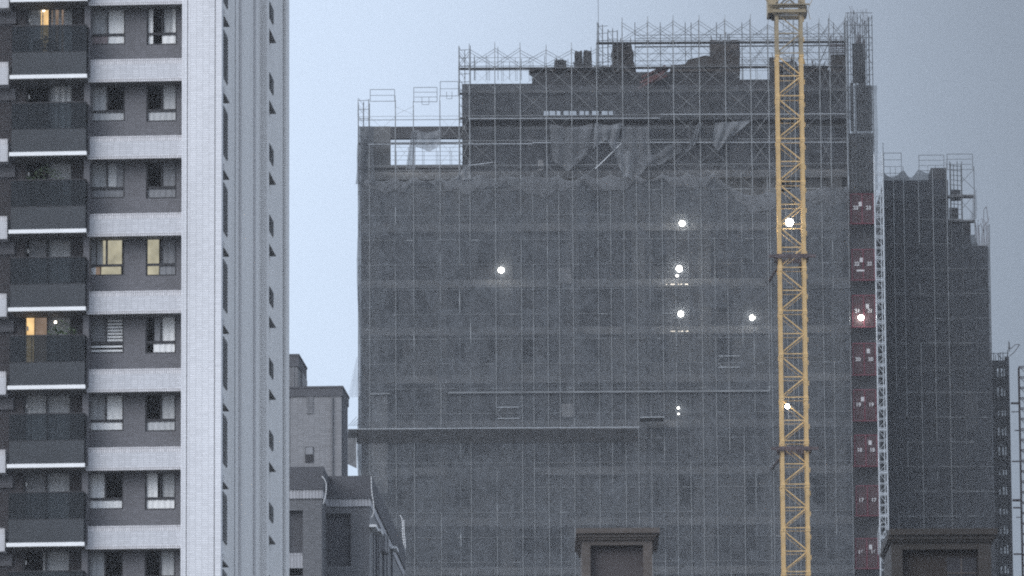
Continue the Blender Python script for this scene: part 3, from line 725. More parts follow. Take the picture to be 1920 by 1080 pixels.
for p0, p1, y0_, y1_ in ((1345, 1385, 668, 689), (932, 972, 764, 785)):
    b = MB(); u0, u1 = cu(p0), cu(p1); za, zb = cz(y1_, p0), cz(y0_, p0)
    b.tube((u0, -.08, za), (u1, -.08, za), .02); b.tube((u0, -.08, zb), (u1, -.08, zb), .02); b.tube((u0, -.08, za+.3), (u0+.3, -.08, za), .012); b.tube((u0, -.08, zb-.3), (u0+.3, -.08, zb), .012)
    b.build("guardrail", M['steel_bright'], sca)
# second row of scaffolding along the back of the roof
C2 = Frame(960, 455, 0.0)
sc2 = thing("scaffolding", "rear row of thin scaffolding showing behind the roof walls under construction", "scaffold", C2.o)
for p in range(892, 1122, 22):
    b = MB(); b.tube((C2.u(p), 0, C2.z(150, p)), (C2.u(p), 0, C2.z(random.choice((88, 104, 110, 116)), p)), .022); b.build("post", M['steel_dull'], sc2)
pp = [1195, 1243, 1290, 1301, 1349, 1397, 1446, 1520, 1570, 1590]
zt_ = C2.z(128, 1300)
for p in pp:
    b = MB(); b.tube((C2.u(p), 0, zt_-8), (C2.u(p), 0, C2.z(42, p)), .03); b.build("post", M['steel_dull'], sc2)
for a, c_ in zip(pp[:-1], pp[1:]):
    if c_-a < 20: continue
    b = MB()
    for y0_, y1_ in ((50, 78), (90, 122)):
        b.tube((C2.u(a), 0, C2.z(y0_, a)), (C2.u(c_), 0, C2.z(y1_, c_)), .015, 4); b.tube((C2.u(a), 0, C2.z(y1_, a)), (C2.u(c_), 0, C2.z(y0_, c_)), .015, 4)
    b.build("cross_brace", M['steel_dull'], sc2)
for y_ in (64, 70, 86, 99, 112):
    b = MB(); b.tube((C2.u(1195), 0, C2.z(y_+2, 1195)), (C2.u(1592), 0, C2.z(y_-1, 1592)), .022 if y_ != 86 else .06); b.build("ledger", M['steel_dull'], sc2)
for p0, p1 in ((885, 1000), (1390, 1460), (735, 866)):
    b = MB(); yb = 108 if p0 != 735 else 276
    for q in range(4): y_ = yb+q*8; b.tube((C2.u(p0), 0, C2.z(y_, p0)), (C2.u(p1), 0, C2.z(y_, p1)), .015, 4)
    k_ = p0+6
    while k_ < p1: b.tube((C2.u(k_), 0, C2.z(yb+44, k_)), (C2.u(k_), 0, C2.z(yb, k_)), .02, 4); b.tube((C2.u(k_+3), 0, C2.z(yb+44, k_)), (C2.u(k_+3), 0, C2.z(yb+8, k_)), .02, 4); k_ += 26
    b.build("guardrail", M['steel_dull'], sc2)
# tall thin rod
rp = at(1122.5, 95, 440.2); b = MB(); b.tube((0, 0, -2), (0, 0, 2.0), .035); b.tube((0, 0, 2.0), (-.02, 0, 5.5), .018)
tag(b.build("lightning_rod", M['steel_dull'], None, False, rp), "tall thin rod rising from the step in the roof scaffolding", "rod")

# ---- nets
def hang(name, label, outline, mat, v, nu=24, nv=10, amp=.06, group="safety nets on the unfinished building", seed=0):
    """outline: four pixel corners tl, tr, br, bl"""
    tl, tr, br_, bl = [Vector((*C.f(p[0], p[1], v), 0)) for p in outline]; rnd = random.Random(seed); ph = rnd.uniform(0, 6)
    o = Vector((bl.x, 0, bl.y)); b = MB()
    def fn(a, c):
        q = tl.lerp(tr, a).lerp(bl.lerp(br_, a), c)
        return (q.x-o.x+.03*math.sin(c*9+ph), v+amp*math.sin(a*11+ph)*(.3+c)+amp*math.sin(c*5+a*7), q.y-o.z)
    b.sheet(fn, nu, nv); ob = b.build(name, mat, None, True, C.o+o)
    return tag(ob, label, "net", group)
# main net, its top edge scalloped between the posts
npx = [672, 693, 742, 776, 826, 852, 901, 950, 1000, 1049, 1097, 1146, 1195, 1243, 1292, 1341, 1392, 1441, 1495, 1545, 1594]
ntop = [340, 335, 334, 332, 333, 331, 328, 329, 329, 330, 327, 328, 328, 327, 326, 325, 362, 360, 352, 350, 350]
sag = [3, 8, 9, 12, 8, 9, 7, 7, 5, 16, 8, 9, 10, 9, 8, 7, 6, 8, 8, 4]
b = MB(); o = Vector((cu(672), 0, 0))
cu_, tp_ = [], []
for i in range(len(npx)-1):
    for j in range(6):
        t = j/6; cu_.append(npx[i]+(npx[i+1]-npx[i])*t); tp_.append(ntop[i]+(ntop[i+1]-ntop[i])*t+sag[i]*4*t*(1-t)*(.7 if i % 2 else 1))
cu_.append(1594); tp_.append(350)
n = len(cu_)-1; rr = random.Random(3); nz_ = [rr.uniform(-.06, .06) for _ in range(400)]
def mfn(a, c):
    i = min(n, int(round(a*n))); px = cu_[i]; zt_ = cz(tp_[i], px); z = zt_*(1-c)+0.3*c
    y = .02+.045*math.sin(z*1.9+px*.02)*math.sin(px*.129)+.02*math.sin(z*.7+px*.05)
    edge = (1-min(1, i/3))*-.12*math.sin(z*.5)*(1 if z < 85 else 1)
    return (cu(px)+edge-o.x, y, z)
b.sheet(mfn, n, 60); ob = b.build("safety_net", M['net'], None, True, C.o+o)
MAIN = ob
b = MB()
def hfn(a, c):
    i = min(n, int(round(a*n))); px = cu_[i]; zt_ = cz(tp_[i], px)+.02; hh = .75+.35*math.sin(px*.045)+.25*math.sin(px*.013+1)
    return (cu(px)-o.x, -.07-.05*math.sin(c*3)+.03*math.sin(px*.4), zt_-hh*c-.12*math.sin(px*.21)*c)
b.sheet(hfn, n, 4); b.build("folded_edge", M['net_hem'], ob, True)
tag(ob, "large grey safety net with scalloped top covering the main scaffolding", "net", "safety nets on the unfinished building")
hang("safety_net", "grey net wrapped round the upper left corner of the scaffolding", [(672, 237), (700, 237), (702, 345), (667, 345)], M['net'], -.13, 8, 16, .08, seed=1)
hang("safety_net", "grey net strip along the roof wall above the torn nets", [(866, 160), (1594, 160), (1594, 224), (866, 226)], M['net_thin'], .02, 80, 6, .04, seed=2)
hang("safety_net", "thin grey net strip veiling the open storey below the roof edge", [(880, 238), (1594, 236), (1594, 330), (880, 334)], M['net_thin'], .12, 80, 6, .05, seed=22)
def drape(label, pts, seed, mat=None):
    """loose piece of net from a pixel outline, folded"""
    v = -.16; P = [C.f(x, y, v) for x, y in pts]; o = Vector((P[0][0], 0, P[0][1])); b = MB(); rnd = random.Random(seed)
    n_ = len(P)//2; top = P[:n_]; bot = P[n_:][::-1]
    def fn(a, c):
        f = a*(n_-1); i = min(n_-2, int(f)); t = f-i
        x = (top[i][0]*(1-t)+top[i+1][0]*t)*(1-c)+(bot[i][0]*(1-t)+bot[i+1][0]*t)*c
        z = (top[i][1]*(1-t)+top[i+1][1]*t)*(1-c)+(bot[i][1]*(1-t)+bot[i+1][1]*t)*c
        return (x-o.x, v+.09*math.sin(a*17+seed)+.05*math.sin(c*8+a*3), z-o.z)
    b.sheet(fn, 6*(n_-1), 10); tag(b.build("loose_net", mat or M['net_drape'], None, True, C.o+o), label, "net", "torn pieces of net")
drape("pale loose net hanging in the open roof frame between two posts", [(776, 243), (800, 249), (826, 243), (826, 272), (806, 285), (779, 274)], 1)
drape("narrow twisted net strip falling through the open roof frame", [(772, 245), (776, 245), (779, 245), (779, 318), (768, 318), (760, 318)], 2)
drape("wide torn net flap below the roof edge with a slanting tube behind it", [(1115, 231), (1140, 235), (1168, 230), (1150, 285), (1138, 262), (1112, 278)], 3)
drape("low torn net flap bunched above the scalloped net edge", [(1150, 262), (1165, 275), (1190, 290), (1185, 335), (1168, 330), (1152, 290)], 4)
drape("long slanting net scrap left of the crane with a pointed foot", [(1308, 232), (1312, 230), (1318, 228), (1308, 262), (1296, 280), (1286, 284)], 5)
drape("triangular net scrap gathered to a point nearest the crane", [(1340, 230), (1370, 228), (1412, 224), (1362, 265), (1345, 285), (1336, 268)], 6)
drape("broad thin net curtain spilling down right of the torn flap and slanting tube", [(1168, 236), (1195, 240), (1215, 236), (1222, 300), (1200, 330), (1160, 300)], 12, M['net_loose'])
drape("long sagging net swag between posts left of the slanting scrap", [(1196, 300), (1240, 282), (1272, 262), (1278, 285), (1240, 308), (1200, 316)], 13, M['net_loose'])
drape("thin net hanging under the roof edge just left of the wide torn flap", [(1030, 232), (1070, 240), (1112, 232), (1100, 290), (1066, 322), (1036, 300)], 14, M['net_loose'])
drape("bulky net pile slumped over the scalloped edge near the roof step", [(852, 332), (866, 318), (880, 305), (884, 336), (868, 338), (850, 340)], 7)
drape("pale net bulging out beyond the left edge of the tower", [(668, 670), (672, 668), (676, 668), (676, 744), (664, 745), (652, 744)], 8, M['net_pale'])

# ---- catch fan (slanting platform)
fan = thing("catch_platform", "dark slanting debris platform with pale front edge across the netted face", "platform", C.o)
def fan_piece(p0, p1, yo, yi):
    zo, zi = cz(yo, p0, -1.1), cz(yi, p0); u0, u1 = cu(p0, -1.1), cu(p1, -1.1); w_ = 1.83; x = u0
    while x < u1-.1:
        e = min(x+w_, u1); b = MB(); dz = random.uniform(-.03, .03)
        b.hexa([(x, -1.1, zo-.05+dz), (e-.02, -1.1, zo-.05+dz), (e-.02, -.1, zi-.05), (x, -.1, zi-.05), (x, -1.1, zo+dz), (e-.02, -1.1, zo+dz), (e-.02, -.1, zi), (x, -.1, zi)])
        b.build("fan_panel", M['board'], fan); x = e
    b = MB(); b.tube((u0, -1.12, zo+.01), (u1, -1.12, zo+.03), .022); b.build("front_rail", M['steel_bright'], fan)
fan_piece(652, 1197, 805, 831); fan_piece(1198, 1243, 783, 790)
b = MB()
for i in range(5): b.tube((cu(653+i*4, -1.1), -1.1, cz(803, 655)), (cu(668+i*4), -.1, cz(782+i*3, 668)), .016)
b.build("stay_wire", M['steel_dull'], fan)
b = MB(); b.prism([(cu(652), cz(812, 652)), (cu(668), cz(820, 668)), (cu(669), cz(880, 668)), (cu(652), cz(872, 652))], -.5, -.4); b.build("end_panel", M['board'], fan)
b = MB(); b.path([(cu(654), -.52, cz(812, 654)), (cu(663), -.52, cz(816, 663)), (cu(668), -.52, cz(824, 668)), (cu(668.5), -.52, cz(880, 668))], .02); b.build("stay_wire", M['steel_bright'], fan)

# ---- red landing gates with their floor numbers
def text_mesh(body, size, mat, parent, loc, name="number"):
    cur = bpy.data.curves.new("t", 'FONT'); cur.body = body; cur.size = size; cur.align_x = 'CENTER'; cur.align_y = 'CENTER'; cur.extrude = .004; cur.offset = .012
    tmp = bpy.data.objects.new("t", cur); COL.objects.link(tmp); bpy.context.view_layer.update()
    me = bpy.data.meshes.new_from_object(tmp.evaluated_get(bpy.context.evaluated_depsgraph_get()))
    bpy.data.objects.remove(tmp); bpy.data.curves.remove(cur); me.materials.clear(); me.materials.append(mat)
    o = bpy.data.objects.new(name, me); COL.objects.link(o); o.parent = parent; o.location = loc; o.rotation_euler = (R(90), 0, 0); return o
gates = [(23, 363, 418, 390, (.42, .36), 1594), (22, 467, 524, 495, (.42, .36), 1596), (21, 553, 612, 583, (.66, .36), 1597), (20, 643, 702, 674, (.68, .26), 1598), (19, 730, 788, 759, (.41, .32), 1599), (18, 815, 873, 844, (.68, .26), 1601), (17, 910, 966, 938, None, 1604), (16, 1009, 1065, 1035, (.66, .30), 1603)]
for (num, y0_, y1_, yn, note, p0) in gates:
    v = .3; u0, u1 = cu(p0, v, y0_), cu(p0+44, v, y0_); za, zb = cz(y1_, p0+20, v), cz(y0_, p0+20, v); W_ = u1-u0; H_ = zb-za
    t = thing("landing_gate", f"red hoist landing gate marked {num} on both leaves", "gate", C.o+Vector(((u0+u1)/2, v, za)), 0, "red landing gates beside the hoist mast")
    b = MB()
    b.box(-W_/2, -W_/2+.09, -.05, .05, 0, H_); b.box(W_/2-.09, W_/2, -.05, .05, 0, H_); b.box(-W_/2+.09, W_/2-.09, -.05, .05, H_-.08, H_); b.box(-W_/2-.1, W_/2+.05, -.06, .3, -.08, 0); b.box(-.05, .05, -.04, .04, .0, H_-.08)
    b.build("gate_frame", M['gate_red'], t)
    for s_ in (-1, 1):
        a, c_ = (-W_/2+.1, -.06) if s_ < 0 else (.06, W_/2-.1)
        b = MB(); b.box(a, c_, -.01, .02, .02, H_-.1); b.box(a, c_, -.03, -.012, H_*.47, H_*.53); lf = b.build("gate_leaf", M['gate_leaf'], t)
        text_mesh(str(num), .36, M['paper'], lf, (s_*W_*.27, -.05, H_*(y1_-yn)/(y1_-y0_)))
    if note:
        b = MB(); nx = -W_/2+W_*note[0]; nzz = H_*(1-note[1]); b.box(nx-.11, nx+.11, -.045, -.03, nzz-.16, nzz+.16); b.build("notice", M['paper'], t)
    if num == 22:
        b = MB(); b.box(-W_*.28, W_*.05, -.045, -.03, H_*.26, H_*.32); b.build("light_strip", M['paper'], t)
# ---- hoist mast
HM = Frame(1651, 439.2, 0)
hm = thing("hoist_mast", "bright galvanised lattice mast of the construction hoist beside the red gates", "mast", HM.o)
hw = .29; SEC = 1.508; ztopm = HM.z(286, 1650)
b = MB()
for x in (-hw, hw):
    for y in (0, .6): b.tube((x, y, 0), (x, y, SEC), .036, 5)
for z, r in ((.02, .035), (.14, .03), (SEC/2+.06, .025)):
    b.tube((-hw, 0, z), (hw, 0, z), r); b.tube((-hw, .6, z), (hw, .6, z), r); b.tube((-hw, 0, z), (-hw, .6, z), r); b.tube((hw, 0, z), (hw, .6, z), r)
b.tube((-hw, 0, .1), (hw, 0, SEC/2), .018); b.tube((hw, 0, SEC/2), (-hw, 0, SEC), .018); b.tube((.1, 0, 0), (.1, 0, SEC), .03)
i = 0; z = ztopm-SEC
sec0 = b.build("mast_section", M['steel_bright'], hm, loc=(0, 0, z)); z -= SEC
while z > -SEC*.5: c_ = sec0.copy(); COL.objects.link(c_); c_.location = (0, 0, z); z -= SEC
def lpx(fr, px, py, v=0): a = fr.f(px, py, v); return (a[0], v, a[1])
b = MB(); b.path([lpx(HM, *q, -.25) for q in ((1656, 1005), (1662, 990), (1660, 980), (1654, 979), (1649, 985), (1646, 1000), (1647, 1040))], .025); b.build("cable_loop", M['steel_bright'], hm)
# ---- right end stair scaffold over the gates
st = thing("scaffold_stair_tower", "dense scaffold tower rising above the landing gates at the right end", "scaffold", C.o)
rnd = random.Random(8)
for i in range(15):
    px = 1596+i*3.3+rnd.uniform(-1, 1); top = rnd.choice([18, 26, 30, 38]) if i < 13 else 28
    b = MB(); b.tube((cu(px), .1+.8*(i % 2), cz(360, px)), (cu(px), .1+.8*(i % 2), cz(top, px)), .03); b.build("post", M['steel_dull'], st)
y = 24
while y < 360:
    b = MB(); b.tube((cu(1594), 0, cz(y, 1594)), (cu(1644), 0, cz(y, 1644)), .022); b.tube((cu(1600), .5, cz(y+6, 1600)), (cu(1622), .5, cz(y+24, 1622)), .018)
    b.tube((cu(1640), .5, cz(y+6, 1600)), (cu(1618), .5, cz(y+26, 1622)), .018); b.build("ledger", M['steel_dull'], st); y += 23.2
for p0, p1, y0_, y1_ in ((1606, 1628, 76, 150), (1612, 1642, 155, 240), (1597, 1643, 245, 358), (1601, 1606, 150, 240), (1618, 1630, 120, 190)):
    b = MB(); b.box(cu(p0), cu(p1), 1.0, 1.15, cz(y1_, p0), cz(y0_, p0)); b.build("screen_panel", M['concrete_dark'], st)
for px in (1604, 1625):
    b = MB()
    for q in range(5): x = cu(px+q*2.2); b.path([(x, .4, cz(60, px)), (x+.05, .4, cz(30, px)), (x+rnd.uniform(-.25, .3), .4, cz(rnd.uniform(8, 20), px))], .014, 4)
    b.build("rebar", M['rust'], st)
for y0_, y1_ in ((30, 76), (76, 123), (123, 170), (170, 216), (216, 262), (262, 309)):
    for p0, p1 in ((1595, 1619), (1619, 1643)):
        b = MB(); b.tube((cu(p0), .02, cz(y0_, p0)), (cu(p1), .02, cz(y1_, p1)), .02, 4); b.tube((cu(p0), .02, cz(y1_, p0)), (cu(p1), .02, cz(y0_, p1)), .02, 4); b.build("cross_brace", M['steel_dull'], st)
hang("safety_net", "grey net behind the right stair scaffold above gate 23", [(1596, 160), (1645, 160), (1646, 356), (1596, 356)], M['net_loose'], .6, 8, 10, .04, seed=5)

# ---- material lying and standing on the roof
def roof_lump(name, label, cat, p0, p1, y0_, y1_, mat, seed, v=1.55, dv=1.0, taper=.1, amt=.10, group="material stacked on the unfinished roof"):
    u0, u1 = cu(p0, v), cu(p1, v); za, zb = cz(y1_, p0, v), cz(y0_, p0, v); c_ = Vector(((u0+u1)/2, v, za))
    lb_ = lump(u0-c_.x, u1-c_.x, 0, dv, 0, zb-za, 8, amt, seed, taper); rn_ = random.Random(seed+50); W_ = (u1-u0)/2; H_ = zb-za
    for i in range(7 if mat is M['timber'] else 0):      # battens sticking out of the heap
        x = rn_.uniform(-W_*.85, W_*.85); lb_.tube((x, rn_.uniform(0, dv), H_*.5), (x+rn_.uniform(-.35, .35), rn_.uniform(-.1, dv), H_+rn_.uniform(.1, .6)), .04, 4)
    return tag(lb_.build(name, mat, None, False, C.o+c_), label, cat, group)
roof_lump("tarped_bundle", "small dark wrapped bundle on the roof wall left of the pair", "bundle", 1043, 1065, 113, 136, M['tarp'], 1)
roof_lump("tarped_bundle", "left one of two tall dark wrapped bundles on the roof", "bundle", 1081, 1095.5, 96, 136, M['tarp'], 2, taper=.15)
roof_lump("tarped_bundle", "right one of two tall dark wrapped bundles on the roof", "bundle", 1097, 1113, 95, 136, M['tarp'], 3, taper=.15)
roof_lump("formwork_stack", "ragged dark formwork heap beside the roof step posts", "formwork", 1150, 1192, 84, 136, M['timber'], 4, taper=.35, amt=.22)
roof_lump("formwork_stack", "big square block of dark formwork on the roof left of the crane", "formwork", 1337, 1392, 76, 136, M['timber'], 5, taper=0, amt=.05)
roof_lump("formwork_stack", "small square dark formwork box behind the crane mast left leg", "formwork", 1449, 1466, 108, 140, M['timber'], 6, taper=0, amt=.04)
roof_lump("timber_pile", "loose dark timber pile under the left crane leg cage", "timber", 1466, 1500, 116, 136, M['timber'], 7, taper=.3, amt=.2)
roof_lump("timber_pile", "low ragged timber pile on the roof right of the crane", "timber", 1512, 1558, 124, 136, M['timber'], 8, taper=.2, amt=.2)
roof_lump("rubble_heap", "low uneven heap of dark rubble on the roof wall", "rubble", 1000, 1150, 127, 137, M['timber'], 9, taper=.05, amt=.3)
v = 1.5; P = [C.f(x, y, v) for x, y in ((1255, 137), (1258, 122), (1285, 120), (1290, 112), (1322, 104), (1337, 106), (1337, 137))]; o = Vector((P[0][0], v, P[0][1]))
b = MB(); b.prism([(x-o.x, z-o.z) for x, z in P], 0, 1.2); tag(b.build("formwork_ramp", M['timber'], None, False, C.o+o), "sloping dark formwork ramp leading up to the square block", "formwork", "material stacked on the unfinished roof")
rnd = random.Random(9)
b = MB(); o = Vector((cu(1220, .6), .6, cz(150, 1220, .6)))
for i in range(6):
    p0 = C.f(1197+i*3, 166+i*-2-(i % 3)*9, .6); p1 = C.f(1244+i*2, 137+(i % 2)*4-(i % 3)*7, .6)
    b.tube((p0[0]-o.x, i*.05, p0[1]-o.z), (p1[0]-o.x, i*.05, p1[1]-o.z), .10, 4)
tag(b.build("red_boards", M['red_board'], None, False, C.o+o), "slanting reddish boards leaning on the roof wall", "boards", "material stacked on the unfinished roof")
def rebar_column(label, p0, p1, y0_, y1_, seed):
    v = 1.6; u0, u1 = cu(p0, v), cu(p1, v); za, zb = cz(y1_, p0, v), cz(y0_, p0, v); c_ = Vector(((u0+u1)/2, v, za)); h = zb-za; wd = (u1-u0)/2; rnd = random.Random(seed)
    t = thing("rebar_column", label, "column", C.o+c_, 0, "rebar columns on the unfinished roof")
    b = MB(); b.box(-wd*.9, wd*.9, .1, 1.0, 0, h*.55); b.build("formwork", M['timber'], t)
    b = MB()
    for i in range(12): x = -wd+2*wd*i/11; b.tube((x, rnd.uniform(0, 1), h*.5), (x+rnd.uniform(-.04, .04), rnd.uniform(0, 1), h*rnd.uniform(.88, 1.15)), .035, 4)
    b.build("rebar", M['rust'], t)
    b = MB()
    for i in range(6): z_ = h*(.58+.06*i); b.box(-wd-.02, wd+.02, -.05, .02, z_, z_+.03)
    b.build("stirrup", M['rust'], t)
rebar_column("wide rebar column bristling with rods left of the right stair scaffold", 1563, 1594, 72, 138, 3)
rebar_column("narrow rebar column inside the top of the right stair scaffold", 1613, 1630, 70, 150, 4)

# ---- tower crane
K = Frame(1485, 431.5, 0)
cr = thing("tower_crane", "yellow lattice mast of a tower crane standing in front of the netted tower", "crane", K.o)
hx = (K.u(1510)-K.u(1460))/2-.08; SH = K.z(347, 1485)-K.z(427.4, 1485); zj = K.z(347, 1485)
lw = .115
leg = MB(); leg.box(-lw, lw, -lw, lw, 0, SH-.02); leg.box(-lw-.03, lw+.03, -lw-.03, lw+.03, SH-.16, SH-.02); leg.box(-lw-.03, lw+.03, -lw-.03, lw+.03, 0, .14)
def mast_section(parent):
    root = MB(); 
    for s_ in (-1, 1):
        root.tube((-hx, s_*hx, .1), (hx, s_*hx, .1), .045 if s_ < 0 else .03, 4); root.tube((s_*hx, -hx, .1), (s_*hx, hx, .1), .035, 4)
    ro = root.build("mast_section", M['yellow'], parent)
    for sx in (-1, 1):
        for sy in (-1, 1):
            o = leg.build("leg", M['yellow'], ro, loc=(sx*hx, sy*hx, 0)); 
    d = MB()
    for s_ in (-1, 1): d.tube((-hx, s_*hx, SH/2), (hx, s_*hx, SH/2), .045 if s_ < 0 else .025, 4); d.tube((s_*hx, -hx, SH/2), (s_*hx, hx, SH/2), .03, 4)
    d.build("horizontal_brace", M['yellow'], ro)
    for s_ in (-1, 1):
        rr_ = .05 if s_ < 0 else .022
        d = MB(); d.tube((-hx, s_*hx, SH-.1), (hx, s_*hx, SH/2), rr_, 5); d.tube((hx, s_*hx, SH/2), (-hx, s_*hx, .16), rr_, 5); d.build("diagonal_brace", M['yellow'], ro)
        d = MB(); d.tube((s_*hx, -hx, SH-.1), (s_*hx, hx, SH/2), .025, 5); d.tube((s_*hx, hx, SH/2), (s_*hx, -hx, .16), .025, 5); d.build("diagonal_brace", M['yellow'], ro)
    s_ = -1
    for pts in ([(-hx, .02), (-hx+.30, .08), (-hx+.12, .36), (-hx, .42)], [(hx, .02), (hx, .32), (hx-.26, .08)], [(hx, SH/2-.28), (hx, SH/2+.28), (hx-.2, SH/2)]):
        g_ = MB(); g_.prism(pts, s_*hx-.02, s_*hx+.02); g_.build("gusset", M['yellow'], ro)
    for z_ in (.9, 2.3):
        g_ = MB(); g_.box(hx+lw, hx+lw+.08, -.9, -.7, z_, z_+.32); g_.build("ladder_bracket", M['yellow'], ro)
    l = MB(); l.tube((-.35, .3, 0), (-.35, .3, SH), .022, 4); l.tube((.05, .3, 0), (.05, .3, SH), .022, 4)
    for i in range(10): z = SH*(i+.5)/10; l.tube((-.35, .3, z), (.05, .3, z), .014, 4)
    l.build("ladder", M['steel'], ro)
    return ro
sec = mast_section(cr); sec.location = (0, 0, zj)
i = 1
while zj-i*SH > -SH*.9:
    c_ = copy_part(sec, cr, 0); c_.location = (0, 0, max(0, zj-i*SH)); 
    for g_ in list(c_.children):
        src = [q for q in sec.children if q.data == g_.data and (q.location-g_.location).length < 1e-4]
    i += 1
DULL = {}
for j in range(1, 6):
    c_ = copy_part(sec, cr, 0); c_.location = (0, 0, zj+j*SH)
    if j >= 3:  # upper sections take the duller grey-brown material
        for g_ in [c_] + list(c_.children):
            if g_.name.startswith("ladder"): continue
            if g_.data.name not in DULL:
                d_ = g_.data.copy(); d_.materials.clear(); d_.materials.append(M['crane_dull']); DULL[g_.data.name] = d_
            g_.data = DULL[g_.data.name]
def collar(py):
    z = K.z(py, 1485); b = MB(); e = hx+.22
    for s_ in (-1, 1):
        b.box(-e, e, s_*e-.1, s_*e+.1, z-.14, z+.14); b.box(s_*e-.1, s_*e+.1, -e+.1, e-.1, z-.13, z+.13)
        b.tube((s_*.6, e, z), (s_*1.3, 10.2, z), .10, 6); b.box(s_*e, s_*(e+.55), -e-.05, -e+.15, z-.1, z+.1)
    b.build("tie_collar", M['rust'], cr)
collar(485); collar(845)
cz0 = K.z(30, 1485); e = (K.u(1519)-K.u(1456))/2
b = MB()
for s_ in (-1, 1):
    b.box(-e, e, s_*e-.12, s_*e+.12, cz0, cz0+.22); b.box(s_*e-.12, s_*e+.12, -e+.12, e-.12, cz0, cz0+.22)
    b.box(-e, e, s_*e-.10, s_*e+.10, cz0+.34, cz0+.5); b.box(s_*e-.10, s_*e+.10, -e+.10, e-.10, cz0+.34, cz0+.5)
    for sx in (-1, 1):
        b.box(sx*(e-.15)-.12, sx*(e-.15)+.12, s_*(e-.15)-.12, s_*(e-.15)+.12, cz0-.1, cz0+7)
    b.tube((-e, s_*e, cz0+.5), (e, s_*e, cz0+2.6), .06); b.tube((e, s_*e, cz0+.5), (-e, s_*e, cz0+2.6), .06)
b.box(-e-.3, -e+.1, -e, e, cz0, cz0+1.6); b.tube((-e-.1, -e, cz0+.6), (-e-1.9, -e, cz0+2.3), .05)
cg = b.build("climbing_cage", M['crane_dull'], cr)
b = MB(); b.box(-e-.3, e+.25, -e-.35, -e-.13, cz0+.48, cz0+.56); b.path([(e+.3, -e, cz0-.5), (e+.15, -e, cz0+.2), (e+.5, -e, cz0+1.0), (e+.35, -e, cz0+1.8)], .025); b.build("platform", M['crane_dull'], cg)
b = MB(); b.box(-1.6, 1.6, -1.6, 1.6, cz0+7, cz0+8.2); b.build("slewing_ring", M['crane_dull'], cr)

# ---- work lamps
def work_lamp(px, py, label, r=.2, v=.32, fr=C):
    u, z = fr.f(px, py, v); t = thing("work_lamp", label, "lamp", fr.o+Vector((u, v, z)), 0, "glowing work lamps")
    b = MB(); b.sphere((0, 0, 0), r, 12, 8); b.build("globe", M['lamp'], t, True)
    b = MB(); b.tube((0, 0, r*.9), (0, 0, r*1.3), r*.35, 8); b.build("cap", M['dark_frame'], t)
    b = MB(); b.tube((0, 0, r*1.3), (0, .05, 1.3), .012, 4); b.build("cord", M['dark_frame'], t)
work_lamp(1279, 419, "topmost glowing white work lamp left of the crane behind the net")
work_lamp(939.5, 506.5, "glowing white work lamp alone on the left half of the net")
work_lamp(1273.5, 504, "large glowing lamp directly above a much smaller one behind the net", .22)
work_lamp(1269.5, 517, "tiny glowing lamp just below a large one, above a dashed light strip", .08)
work_lamp(1276.5, 588.5, "lowest of the three large lamps stacked left of the crane")
work_lamp(1410.5, 595.5, "glowing work lamp between the stacked lamps and the crane mast", .19)
work_lamp(1272, 765, "small upper lamp of a close pair low on the net", .09)
work_lamp(1272, 776, "small lower lamp of a close pair low on the net", .07)
work_lamp(1614.5, 595.5, "glowing work lamp hung in front of landing gate 21", .19, -.1)
work_lamp(1480.5, 417, "brightest glowing lamp seen through the crane mast", .26, .3, K)
work_lamp(1476, 762, "smaller glowing lamp at the left leg of the crane mast", .15, -.95, K)
# dashed reflections of strip lights inside, drawn as glowing bars
for k_, (py, pxs) in enumerate(((533, ((1249, 1251), (1257, 1265), (1271, 1273), (1276, 1279), (1284, 1290))), (621, ((1257, 1265), (1271, 1273), (1276, 1280), (1285, 1290))))):
    a, zz = C.f(1257, py, .3); t = MB()
    for p0, p1 in pxs: t.box(cu(p0, .3)-a, cu(p1, .3)-a, 0, .03, -.03, .03)
    tag(t.build("strip_reflection", M['small_lamp'], None, False, C.o+Vector((a, .3, zz))), ("upper" if k_ == 0 else "lower")+" dashed glowing reflection of a strip light showing behind the net below a lamp", "lamp", "strip light reflections behind the net")

# ================================================================== 4. right block under construction
D = Frame(1750, 444, 0.0)
def du(px, v=0.0): return D.f(px, 540, v)[0]
def dz(py, px=1750, v=0.0): return D.f(px, py, v)[1]
rb = thing("unfinished_building", "stepped darker netted block under construction right of the hoist mast", "building", D.o)
b = MB(); b.box(du(1660, 1.4), du(1781, 1.4), 1.4, 12, 0, dz(338, 1700, 1.4)); b.box(du(1781, 1.4), du(1822, 1.4), 1.4, 12, 0, dz(416, 1800, 1.4)); b.box(du(1822, 1.4), du(1856, 1.4), 2.6, 12, 0, dz(455, 1840, 1.4)); b.build("wall", M['concrete_dark'], rb)
b = MB(); b.box(du(1749, 1.4), du(1779, 1.4), 1.35, 4, dz(338, 1760, 1.4), dz(315, 1760, 1.4)); b.build("roof_block", M['concrete_dark'], rb)
y = 365
while y < 1150:
    b = MB(); b.box(du(1660, 1.2), du(1781 if y < 420 else 1820, 1.2), 1.15, 1.4, dz(y+8, 1750, 1.2), dz(y, 1750, 1.2)); b.build("edge_beam", M['concrete'], rb); y += 46
b = MB(); b.box(du(1805, 1.2), du(1830, 1.2), 1.0, 1.39, dz(810, 1815, 1.2), dz(742, 1815, 1.2)); b.build("finished_wall", M['concrete'], rb)
rs = thing("scaffolding", "steel tube scaffolding around the stepped right hand block", "scaffold", D.o)
rpost = [(1660, 268), (1678, 330), (1697, 312), (1725, 318), (1752, 318), (1778, 300), (1786, 306), (1807, 303), (1830, 312), (1857, 420)]
rnd = random.Random(31)
drow = [272+46.4*i for i in range(20)]
